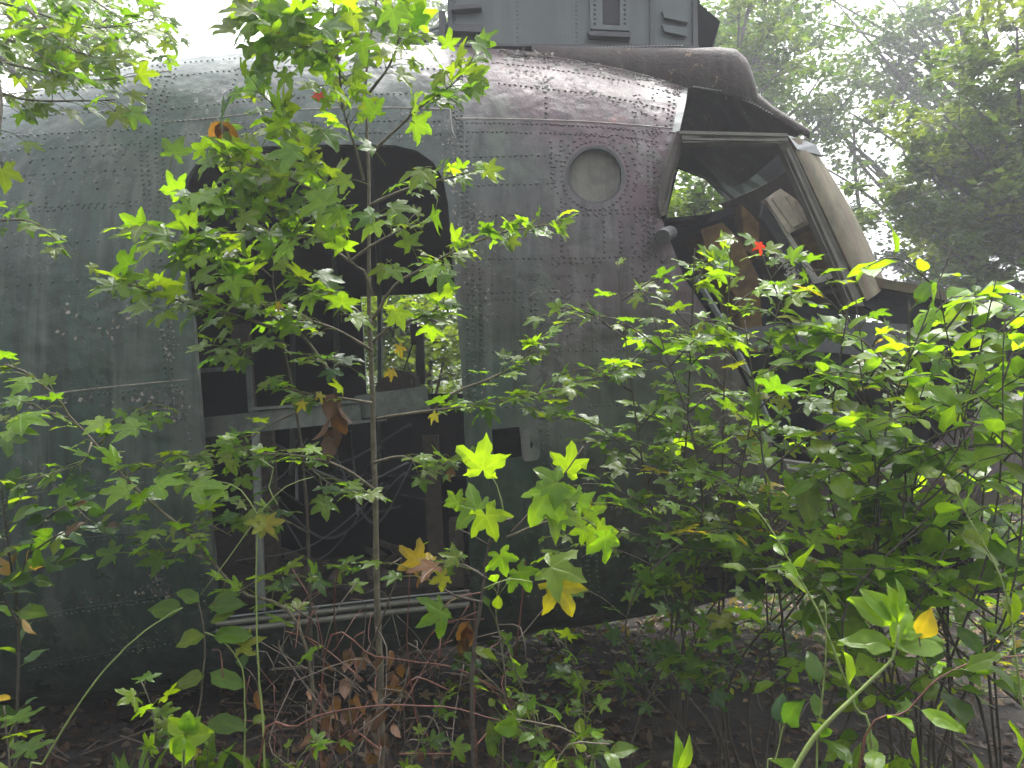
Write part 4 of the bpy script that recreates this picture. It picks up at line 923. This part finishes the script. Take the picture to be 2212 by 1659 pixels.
# 9. bottom middle small leaf plants
for lab, P, n, d, T, sz in (('low plant with small pointed oval leaves right of the red canes', [(1085, 1659), (1090, 1500), (1080, 1400), (1070, 1320), (1080, 1260)], 22, 1.75, OVAL, .045),
                        ('low sweetgum seedling between the twigs and the dark ground', [(1180, 1700), (1160, 1560), (1130, 1480), (1110, 1420)], 22, 1.8, STAR, .05),
                        ('spreading seedling with rounded glossy leaves at the bottom centre right', [(1290, 1720), (1270, 1640), (1240, 1590), (1180, 1570), (1100, 1560)], 20, 1.5, OVAL, .055),
                        ('small seedling with lobed leaves under the belly of the wreck', [(1260, 1560), (1250, 1480), (1225, 1400), (1190, 1370)], 20, 2.1, STAR, .055),
                        ('narrow-leaved plant at the bottom edge right of centre', [(1180, 1720), (1200, 1659), (1230, 1600), (1320, 1600)], 16, 1.45, OVAL, .05),
                        ('dull green seedling standing in the shade left of the bottom centre', [(300, 1700), (330, 1600), (320, 1520), (300, 1470)], 14, 2.0, STAR, .07),
                        ('seedling with yellow-blotched leaves at the bottom left of the twigs', [(610, 1720), (640, 1650), (660, 1620), (720, 1600)], 14, 1.6, STAR, .05),
                        ('star-leaved seedling with a yellow leaf left of the bottom centre', [(880, 1720), (890, 1640), (930, 1560), (960, 1500)], 16, 1.8, STAR, .05),
                        ('leafy corner seedling at the far bottom left', [(20, 1720), (15, 1600), (10, 1530)], 10, 1.5, STAR, .075)):
    pts = px(P, d); p = Plant('seedling', lab, 'plant', (pts[0][0], d, 0), bark='bark'); q = p.stem([np.array((pts[0][0], d, 0))]+pts, .004, .0015, 'stem', step=.03)
    sz *= .72 if T is STAR else 1
    p.leafy(q, n*1.3, sz, .25, 'ggggb' + ('yy' if 'yellow' in lab else ''), T, None, .05, 1.5)
    for k in range(3):
        i = int(len(q)*R.uniform(.4, .8)); a = q[i]; e = a+np.array([R.choice([-1, 1])*R.uniform(.06, .14), R.uniform(-.08, .05), R.uniform(.0, .07)]); b = p.stem([a, (a+e)/2+np.array([0, 0, .015]), e], .002, .001); p.leafy(b, 5, sz, .2, 'gggd', T, None, .03)
    p.done()

# 10. right-hand thicket: multi-stemmed shrubs
def thicket(name, label, xs, stems, T, size, kinds, d0, bark='bark_dark', pet=.05, dens=1.0, flat=None, cat='shrub', lo=.5, extra=()):
    p = Plant(name, label, cat, (W(xs, 1600, d0)[0], d0, 0), bark=bark)
    for k, (x0, x1, ytop, dd) in enumerate(stems):
        b = np.array([W(x0, 1600, d0+dd)[0], d0+dd, 0.0]); t = W(x1, ytop, d0+dd*.7-.1)
        m1 = b*.66+t*.34+np.array([R.gauss(0, .11), R.gauss(0, .06), .03]); m2 = b*.33+t*.67+np.array([R.gauss(0, .09), R.gauss(0, .06), .04])
        q = p.stem([b, m1, m2, t], .0055, .0015, 'stem'); hgt = t[2]
        p.leafy(q, 7*dens, size, .6, kinds, T, flat, pet)
        nb = max(3, int(hgt/.20*dens))
        for j in range(nb):
            tt = lo+(.97-lo)*(j+R.random()*.6)/nb; i = int(tt*(len(q)-1)); a = q[i]; s = 1 if j % 2 else -1
            L = R.uniform(.14, .46)*(1.15-.5*tt); az = R.gauss(0 if s > 0 else math.pi, .7)
            e = a+np.array([math.cos(az)*L, math.sin(az)*L*.6, L*R.uniform(.05, .5)]); bq = p.stem([a, (a+e)/2+np.array([0, 0, .05]), e], .0028, .001, step=.05, sides=4)
            p.leafy(bq, R.randint(5, 9)*dens, size*R.uniform(.75, 1.3), .15, kinds, T, flat, pet*.7)
    for x, y, sz_, k in extra: p.leaf(W(x, y, d0-.1), (R.gauss(0, .6), -.1, R.gauss(0, .4)), (R.gauss(0, .3), -.7, .8), sz_, k)
    return p.done(bark)
thicket('sweetgum_shrub', 'bushy young sweetgum under the side of the cockpit window, left of the thicket', 1440, [(1480, 1500, 540, .0), (1420, 1330, 560, .1), (1450, 1400, 640, -.1), (1560, 1570, 500, .1), (1540, 1640, 520, .0)], STAR, .048, 'ggggbb', 2.25, dens=1.15)
thicket('sweetgum_shrub', 'young sweetgum with yellowing leaves in the middle of the right thicket', 1620, [(1640, 1690, 650, .0), (1600, 1600, 690, -.15), (1720, 1790, 600, .1), (1740, 1850, 640, -.05)], STAR, .052, 'gggbbby', 2.2, dens=1.1, extra=((1640, 528, .03, 'r'), (1625, 520, .045, 'b'), (1660, 540, .045, 'g'), (1580, 515, .045, 'g'), (1540, 560, .05, 'b'), (1690, 862, .04, 'y'), (1790, 880, .04, 'y'), (1705, 972, .035, 'y')))
thicket('oval_leaf_shrub', 'bright oval-leaved shrub in front of the wreck nose', 1850, [(1850, 1830, 640, .0), (1920, 1960, 650, .1), (1800, 1860, 780, -.1), (1930, 2010, 800, -.15)], OVAL, .075, 'gbbbb', 2.1, pet=.03, flat=30)
thicket('oval_leaf_shrub', 'tall oval-leaved shrub at the right edge beside the wreck nose', 2080, [(2000, 2060, 520, .0), (2080, 2110, 600, .1), (2100, 2170, 690, -.1), (2150, 2230, 640, .05), (2180, 2210, 850, -.15), (2060, 2120, 880, -.2), (2040, 2020, 610, .0), (2120, 2150, 600, -.05), (2000, 1970, 660, .05), (2200, 2190, 700, .1)], OVAL, .08, 'gbbbb', 2.0, pet=.03, flat=30)
thicket('sweetgum_shrub', 'glossy dark-leaved young sweetgum beneath the nose sill', 1560, [(1540, 1520, 1080, .1), (1500, 1450, 1130, 0), (1600, 1640, 1060, .1), (1440, 1400, 1100, .15)], STAR, .05, 'gddgd', 2.1, dens=.8)
thicket('oval_leaf_shrub', 'spreading shrub with large leaves filling the lower right corner', 2100, [(1980, 1960, 1050, .1), (2080, 2120, 1000, 0), (2160, 2200, 1080, .1), (2000, 2040, 1180, -.1), (1900, 1880, 1150, .2)], OVAL, .085, 'ggdbgb', 1.9, pet=.03, flat=30, dens=.7)
thicket('sweetgum_shrub', 'small twiggy sweetgum standing on the litter beneath the nose', 1500, [(1540, 1500, 1290, .3), (1640, 1680, 1230, .4)], STAR, .045, 'gdg', 2.4, dens=.7)

# 11. bright bramble shoots bottom right
v = cane('bramble_shoot', 'thick pale green bramble shoot with fresh toothed leaves at its tip, lower right', [(1690, 1720), (1718, 1658), (1757, 1594), (1803, 1548), (1885, 1466), (1924, 1424), (1932, 1395), (1938, 1350)], 1.35, .0055, 'cane_green', root=False)
for x, y, s, f, nn in ((1932, 1398, .085, (-1, 0, .3), (0, -.8, .8)), (1932, 1398, .10, (1, 0, .25), (0, -.8, .8)), (1936, 1340, .07, (-.6, 0, .7), (.3, -1, .2)), (1940, 1345, .065, (-.1, -.1, 1), (.2, -1, .1)), (1945, 1320, .05, (.25, 0, 1), (.8, -1, 0)), (1930, 1390, .08, (.5, .2, .8), (-.2, -1, .4)), (1925, 1350, .075, (-.75, 0, .6), (.2, -1, .3)), (1950, 1380, .05, (.8, 0, .6), (0, -1, .6))):
    v.leaf(W(x, y, 1.35), f, nn, s, 'b', OVAL, .35)
v.done()
v = cane('bramble_shoot', 'arching green bramble cane with leaf trios crossing the lower right thicket', [(1884, 1651), (1845, 1527), (1792, 1385), (1753, 1296), (1710, 1221), (1654, 1129), (1615, 1083)], 1.5, .0042, 'cane_green', 16, OVAL, .07, 'bbg')
v.done()
v = cane('bramble_shoot', 'reddish bramble cane with long narrow leaves bending to the right edge', [(1853, 1651), (1959, 1523), (2030, 1452), (2119, 1413), (2215, 1404)], 1.45, .004, 'cane_red', 16, NARROW, .085, 'ggb'); v.done()
v = cane('bramble_shoot', 'pale green cane with serrated leaves down the right edge', [(2215, 1600), (2208, 1527), (2186, 1367), (2165, 1268), (2122, 1175), (2076, 1094), (2060, 1050)], 1.6, .0042, 'cane_green', 20, OVAL, .075, 'ggb'); v.done()
v = cane('bramble_shoot', 'upright thorny green cane beside the bright shoot, lower right', [(1768, 1680), (1775, 1560), (1786, 1450), (1790, 1360), (1788, 1300)], 1.55, .0036, 'cane_green', 14, OVAL, .065, 'ggd'); v.done()
v = cane('leafy_shoot', 'low leafy shoot near the bottom edge with dark glossy oval leaves', [(1640, 1720), (1660, 1640), (1672, 1590), (1680, 1540)], 1.45, .003, 'cane_green', 12, OVAL, .065, 'gd', cat='shrub'); v.done()
v = Plant('yellow_leaf', 'single yellow and brown blotched leaf beside the bramble tip', 'leaf', W(1990, 1385, 1.35)); v.leaf(W(1985, 1378, 1.35), (.5, 0, .9), (.1, -1, .2), .055, 'y', ROUND); v.stem([W(1985, 1378, 1.35), W(1992, 1420, 1.36), W(2010, 1460, 1.4)], .0012, .0008); v.done()
v = Plant('bramble_leaf', 'curled bright green leaf tip poking up at the bottom edge', 'leaf', W(1470, 1680, 1.1)); v.stem([(W(1460, 1720, 1.1)[0], 1.1, 0), W(1460, 1720, 1.1), W(1466, 1672, 1.1)], .002, .001)
for f in ((.55, 0, .6), (.35, .1, .9)): v.leaf(W(1462, 1672, 1.1), f, (.5, -1, -.2), .05, 'b', OVAL, .5)
v.done()

# ------------------------------------------------------------------ forest floor stuff
wd = Leaves()
for k in range(5200):
    y = R.uniform(1.25, 2.9); u = R.random(); x = (R.uniform(-.72, -.15) if u < .38 else R.uniform(.0, .75))*y
    dens = .5+.5*math.sin(x*5.1+1)*math.cos(y*4.3)
    if R.random() > dens+.1: continue
    h = R.random()**1.5*(.12 if y > 2.1 else .30)*dens
    z = float(ground_z(np.array(x), np.array(y)))+h
    if R.random() < .25: wd.add(NARROW, np.array([x, y, z*.6]), (R.gauss(0, .35), R.gauss(0, .35), 1), (R.gauss(0, 1), R.gauss(0, 1), .1), R.uniform(.06, .16), lcol(R.choice('gbd')), .5)
    else: wd.add(R.choice([OVAL, OVAL, STAR, LOBED]), np.array([x, y, z]), (R.gauss(0, 1), R.gauss(0, 1), R.gauss(0, .4)), (R.gauss(0, .4), R.gauss(-.35, .4), 1), R.uniform(.018, .045), lcol(R.choice('ggbgdy' if R.random() < .4 else 'ggbd')), .2)
tag(wd.build('low_weeds', None, 'leaf'), 'low green weeds and grass blades along the near forest floor', 'weeds', kind='stuff')
lt = Leaves()
for k in range(17000):
    y = R.uniform(1.2, 3.4) if R.random() < .3 else 3.0+R.random()**.8*6.5; x = R.uniform(-.75*y-.3, .75*y+.3)
    z = ground_z(np.array(x), np.array(y))+R.uniform(0, .03)
    n = (R.gauss(0, .35), R.gauss(0, .35), 1); lt.add(STAR if R.random() < .35 else OVAL, np.array([x, y, z]), (R.gauss(0, 1), R.gauss(0, 1), 0), n, R.uniform(.022, .055)*(1.25 if y > 3.4 else 1), tuple(q*(.33 if y < 3.6 else .9) for q in lcol('t' if R.random() < .8 else 'k')), R.uniform(-.8, .8))  # nearer leaves tinted darker, shade of the ground put into their colour
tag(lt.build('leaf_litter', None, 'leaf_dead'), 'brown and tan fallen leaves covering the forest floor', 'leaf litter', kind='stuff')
gc = Leaves()
for k in range(11000):
    y = 3.6+R.random()*7; x = R.uniform(-.3, .8*y+.3)
    if NR.rand() > .35+.65*(math.sin(x*2.3)*math.cos(y*1.7) > -.2)*min(1, max(.12, (x-.3)/1.8)): continue
    z = ground_z(np.array(x), np.array(y))+R.uniform(.02, .28)*R.random(); gc.add(OVAL if R.random() < .7 else STAR, np.array([x, y, z]), (R.gauss(0, 1), R.gauss(0, 1), R.gauss(0, .3)), (R.gauss(0, .4), R.gauss(-.2, .4), 1), R.uniform(.03, .07), lcol(R.choice('gggdy')), .1)
tag(gc.build('ground_cover', None, 'leaf'), 'low green seedlings sprinkled over the litter beyond the wreck nose', 'ground cover', kind='stuff')
tw = MB()
for k in range(260):
    y = R.uniform(2.4, 7); x = R.uniform(-.7*y, .75*y); a = R.uniform(0, 6.28); L = R.uniform(.08, .5); z = float(ground_z(np.array(x), np.array(y)))+.015
    tw.tube([(x, y, z+.01), (x+math.cos(a)*L*.5, y+math.sin(a)*L*.5, z+R.uniform(.01, .06)), (x+math.cos(a)*L, y+math.sin(a)*L, z+R.uniform(0, .08))], R.uniform(.002, .005), 4)
tag(tw.build('fallen_twigs', 'twig_dead', None, True), 'thin fallen twigs scattered over the litter', 'twigs', kind='stuff')

# ------------------------------------------------------------------ trees behind
def bulk(P, fwd, nrm, size, col, T=QUAD):
    V, Fc, ve = T; n = len(P); f = unit(fwd); nn = unit(nrm); nn = unit(nn-f*(nn*f).sum(1)[:, None]); r = np.cross(f, nn)
    G = P[:, None]+size[:, None, None]*(V[None, :, :1]*r[:, None]+V[None, :, 1:2]*f[:, None]+V[None, :, 2:]*nn[:, None]); k = len(V)
    c = np.ones((n, k, 4)); c[:, :, :3] = col[:, None]; c[:, :, 3] = ve
    return G.reshape(-1, 3), (Fc[None]+(np.arange(n)*k)[:, None, None]).reshape(-1, 3), c.reshape(-1, 4)
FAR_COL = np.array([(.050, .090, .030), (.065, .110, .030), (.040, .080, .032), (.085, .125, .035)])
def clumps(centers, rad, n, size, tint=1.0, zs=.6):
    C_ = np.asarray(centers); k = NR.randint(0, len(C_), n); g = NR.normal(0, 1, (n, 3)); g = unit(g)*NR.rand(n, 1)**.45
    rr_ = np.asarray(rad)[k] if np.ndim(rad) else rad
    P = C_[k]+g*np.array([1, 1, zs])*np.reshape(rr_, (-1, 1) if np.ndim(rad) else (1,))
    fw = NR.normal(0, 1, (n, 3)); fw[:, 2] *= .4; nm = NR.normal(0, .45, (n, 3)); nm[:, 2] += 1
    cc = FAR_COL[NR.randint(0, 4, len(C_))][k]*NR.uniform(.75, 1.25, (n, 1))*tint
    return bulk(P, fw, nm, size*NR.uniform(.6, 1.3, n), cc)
def tree(label, base, path, r0, boughs, crad, n, size, tint=(1, 1, 1), sub=9, name='tree', group=None, twig=True):
    """path: trunk points; boughs: end points (world) of limbs that carry clumps"""
    root = empty(name, tuple(base), label, 'tree', group)
    tp = smooth_line([np.array(base)]+[np.array(p) for p in path], .4); V, Fc = tube(tp, np.linspace(r0, r0*.25, len(tp)), 8); mesh_obj('trunk', V, Fc, 'bark_far', root, True)
    mb = MB(); cen = []; rad = []
    for e in boughs:
        e = np.array(e, float); dz = e[2]-np.linalg.norm((e-tp[-1])[:2])*.55-.4; i = int(np.argmin(abs(tp[:, 2]-dz))); a = tp[i]
        m = (a+e)/2+np.array([R.gauss(0, .15), R.gauss(0, .15), R.uniform(-.1, .35)]); q = smooth_line([a, m, e], .25); mb.tube(q, np.linspace(max(.015, r0*.32), .008, len(q)), 5)
        for _ in range(sub):
            t = R.uniform(.45, 1.08); c = q[min(len(q)-1, int(t*len(q)))]+NR.normal(0, crad*.75, 3)*np.array([1, 1, .6]); cen.append(c); rad.append(crad*R.uniform(.25, .6))
            if twig: mb.tube([q[min(len(q)-1, int(t*len(q)*.85))], c], [.007, .002], 3)
    if mb.v: mb.build('limbs', 'bark_far', root, True)
    if n:
        V, Fc, co = clumps(np.array(cen), np.array(rad), n, size, np.array(tint)); mesh_obj('crown', V, Fc, 'leaf_far', root, False, col=co)
    return root
def fan(c, d, n, sx, sy, sd=.8):
    return [W(c[0]+R.uniform(-sx, sx), c[1]+R.uniform(-sy, sy), d+R.uniform(-sd, sd)) for _ in range(n)]
def gp(xd, d): x = (xd-1106)/F*d; return (x, d, float(ground_z(np.array(x), np.array(float(d)))))
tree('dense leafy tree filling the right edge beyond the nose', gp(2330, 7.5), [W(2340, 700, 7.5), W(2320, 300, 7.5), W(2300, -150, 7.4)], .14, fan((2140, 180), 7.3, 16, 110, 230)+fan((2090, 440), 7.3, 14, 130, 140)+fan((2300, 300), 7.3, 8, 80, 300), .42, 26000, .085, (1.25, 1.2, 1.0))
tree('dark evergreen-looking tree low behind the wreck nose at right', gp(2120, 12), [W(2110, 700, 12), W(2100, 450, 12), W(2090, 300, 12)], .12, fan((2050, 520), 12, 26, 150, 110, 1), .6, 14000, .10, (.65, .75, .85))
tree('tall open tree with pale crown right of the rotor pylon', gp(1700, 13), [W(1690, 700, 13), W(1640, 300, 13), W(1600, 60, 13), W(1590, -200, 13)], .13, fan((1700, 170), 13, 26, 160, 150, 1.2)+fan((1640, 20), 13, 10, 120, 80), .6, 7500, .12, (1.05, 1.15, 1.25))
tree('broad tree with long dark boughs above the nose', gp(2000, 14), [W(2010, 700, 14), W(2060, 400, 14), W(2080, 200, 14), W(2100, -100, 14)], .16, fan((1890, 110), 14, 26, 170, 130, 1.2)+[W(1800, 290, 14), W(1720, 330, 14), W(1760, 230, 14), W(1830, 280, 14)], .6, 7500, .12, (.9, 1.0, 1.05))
tree('twin-stemmed slim tree directly behind the pylon end', gp(1590, 10), [W(1585, 700, 10), W(1590, 300, 10), W(1600, 100, 10), W(1640, -80, 10)], .05, fan((1640, 60), 10, 9, 70, 100), .5, 3500, .09, (1, 1.1, 1.1))
sn = empty('dead_tree', gp(1870, 13.5), 'thin bare snag standing against the white sky right of the windscreen', 'tree')
for k, (P, r0, nm) in enumerate((([(1868, 800), (1862, 640), (1857, 470), (1848, 380), (1845, 290), (1842, 260)], .07, 'trunk'), ([(1860, 420), (1872, 380), (1892, 350)], .02, 'branch'), ([(1852, 400), (1858, 370), (1864, 345)], .015, 'branch'), ([(1846, 320), (1830, 300), (1815, 290)], .012, 'branch'))):
    q = smooth_line([np.array(gp(1870, 13.5))]*(k == 0)+px(P, 13.5), .3); V, Fc = tube(q, np.linspace(r0, r0*.3, len(q)), 7); mesh_obj(nm, V, Fc, 'bark_far', sn, True)
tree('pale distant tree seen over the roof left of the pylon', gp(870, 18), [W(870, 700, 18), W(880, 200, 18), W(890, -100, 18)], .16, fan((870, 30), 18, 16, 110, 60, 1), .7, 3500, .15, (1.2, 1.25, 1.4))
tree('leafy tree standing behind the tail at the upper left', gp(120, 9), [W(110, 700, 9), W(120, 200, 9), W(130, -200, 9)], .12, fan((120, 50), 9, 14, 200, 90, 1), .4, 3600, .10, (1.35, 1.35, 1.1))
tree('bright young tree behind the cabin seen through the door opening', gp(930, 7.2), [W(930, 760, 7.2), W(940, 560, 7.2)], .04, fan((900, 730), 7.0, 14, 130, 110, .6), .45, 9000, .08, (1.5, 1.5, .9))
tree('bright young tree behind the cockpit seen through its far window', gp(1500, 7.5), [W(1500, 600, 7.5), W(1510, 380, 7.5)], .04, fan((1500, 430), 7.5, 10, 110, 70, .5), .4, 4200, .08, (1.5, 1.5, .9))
# far woodland mass
C_ = []
for k in range(260):
    d = R.uniform(9, 24); x = R.uniform(-.9, .95)*d; hz = R.uniform(.1, 1.0)*np.interp((x/d), [-.9, -.3, .3, .9], [2.4, 1.6, 1.7, 3.2])+ .03*d
    C_.append((x, d, hz))
for k in range(330):      # unseen rest of the wood behind the camera, added to shade the lower scene
    a = R.uniform(math.pi*.96, math.pi*2.04); d = R.uniform(4.5, 15); C_.append((math.cos(a)*d, math.sin(a)*d-.8, R.uniform(.1, 1)*(1.7+d*.30)))
V, Fc, co = clumps(np.array(C_), np.full(len(C_), 1.0), 110000, .16, .9)
tag(mesh_obj('woodland_undergrowth', V, Fc, 'leaf_far', None, False, col=co), 'dense green undergrowth filling the woods around the wreck', 'undergrowth', kind='stuff')
bpy.context.view_layer.update()
# groups for repeated kinds
GR = {'sweetgum_sapling': 'sweetgum saplings in front of the wreck', 'sweetgum_shrub': 'bushy sweetgums of the right thicket', 'oval_leaf_shrub': 'oval-leaved shrubs of the undergrowth', 'greenbrier_vine': 'greenbrier vines at the lower left', 'bramble_cane': 'red-brown bramble canes', 'bramble_shoot': 'green bramble shoots at the lower right', 'seedling': 'seedlings along the bottom', 'tree': 'trees behind the wreck', 'leafy_shoot': 'leafy shoots near the bottom edge'}
for o in list(C.objects):
    k = o.name.split('.')[0]
    if o.parent is None and k in GR and 'label' in o: o['group'] = GR[k]
# ------------------------------------------------------------------ damp air
m = bpy.data.materials.new('damp_air'); m.use_nodes = True; t = m.node_tree; t.nodes.remove(t.nodes['Principled BSDF'])
pv = t.nodes.new('ShaderNodeVolumePrincipled'); pv.inputs['Color'].default_value = (.93, .95, 1, 1); pv.inputs['Density'].default_value = .0072; pv.inputs['Anisotropy'].default_value = .3
t.links.new(pv.outputs[0], t.nodes['Material Output'].inputs['Volume']); M['haze'] = m
mb = MB(); mb.box((-62, -31, -1.5), (62, 92, 14)); tag(mb.build('haze', 'haze'), 'damp hazy air hanging between the trees', 'haze', kind='stuff')
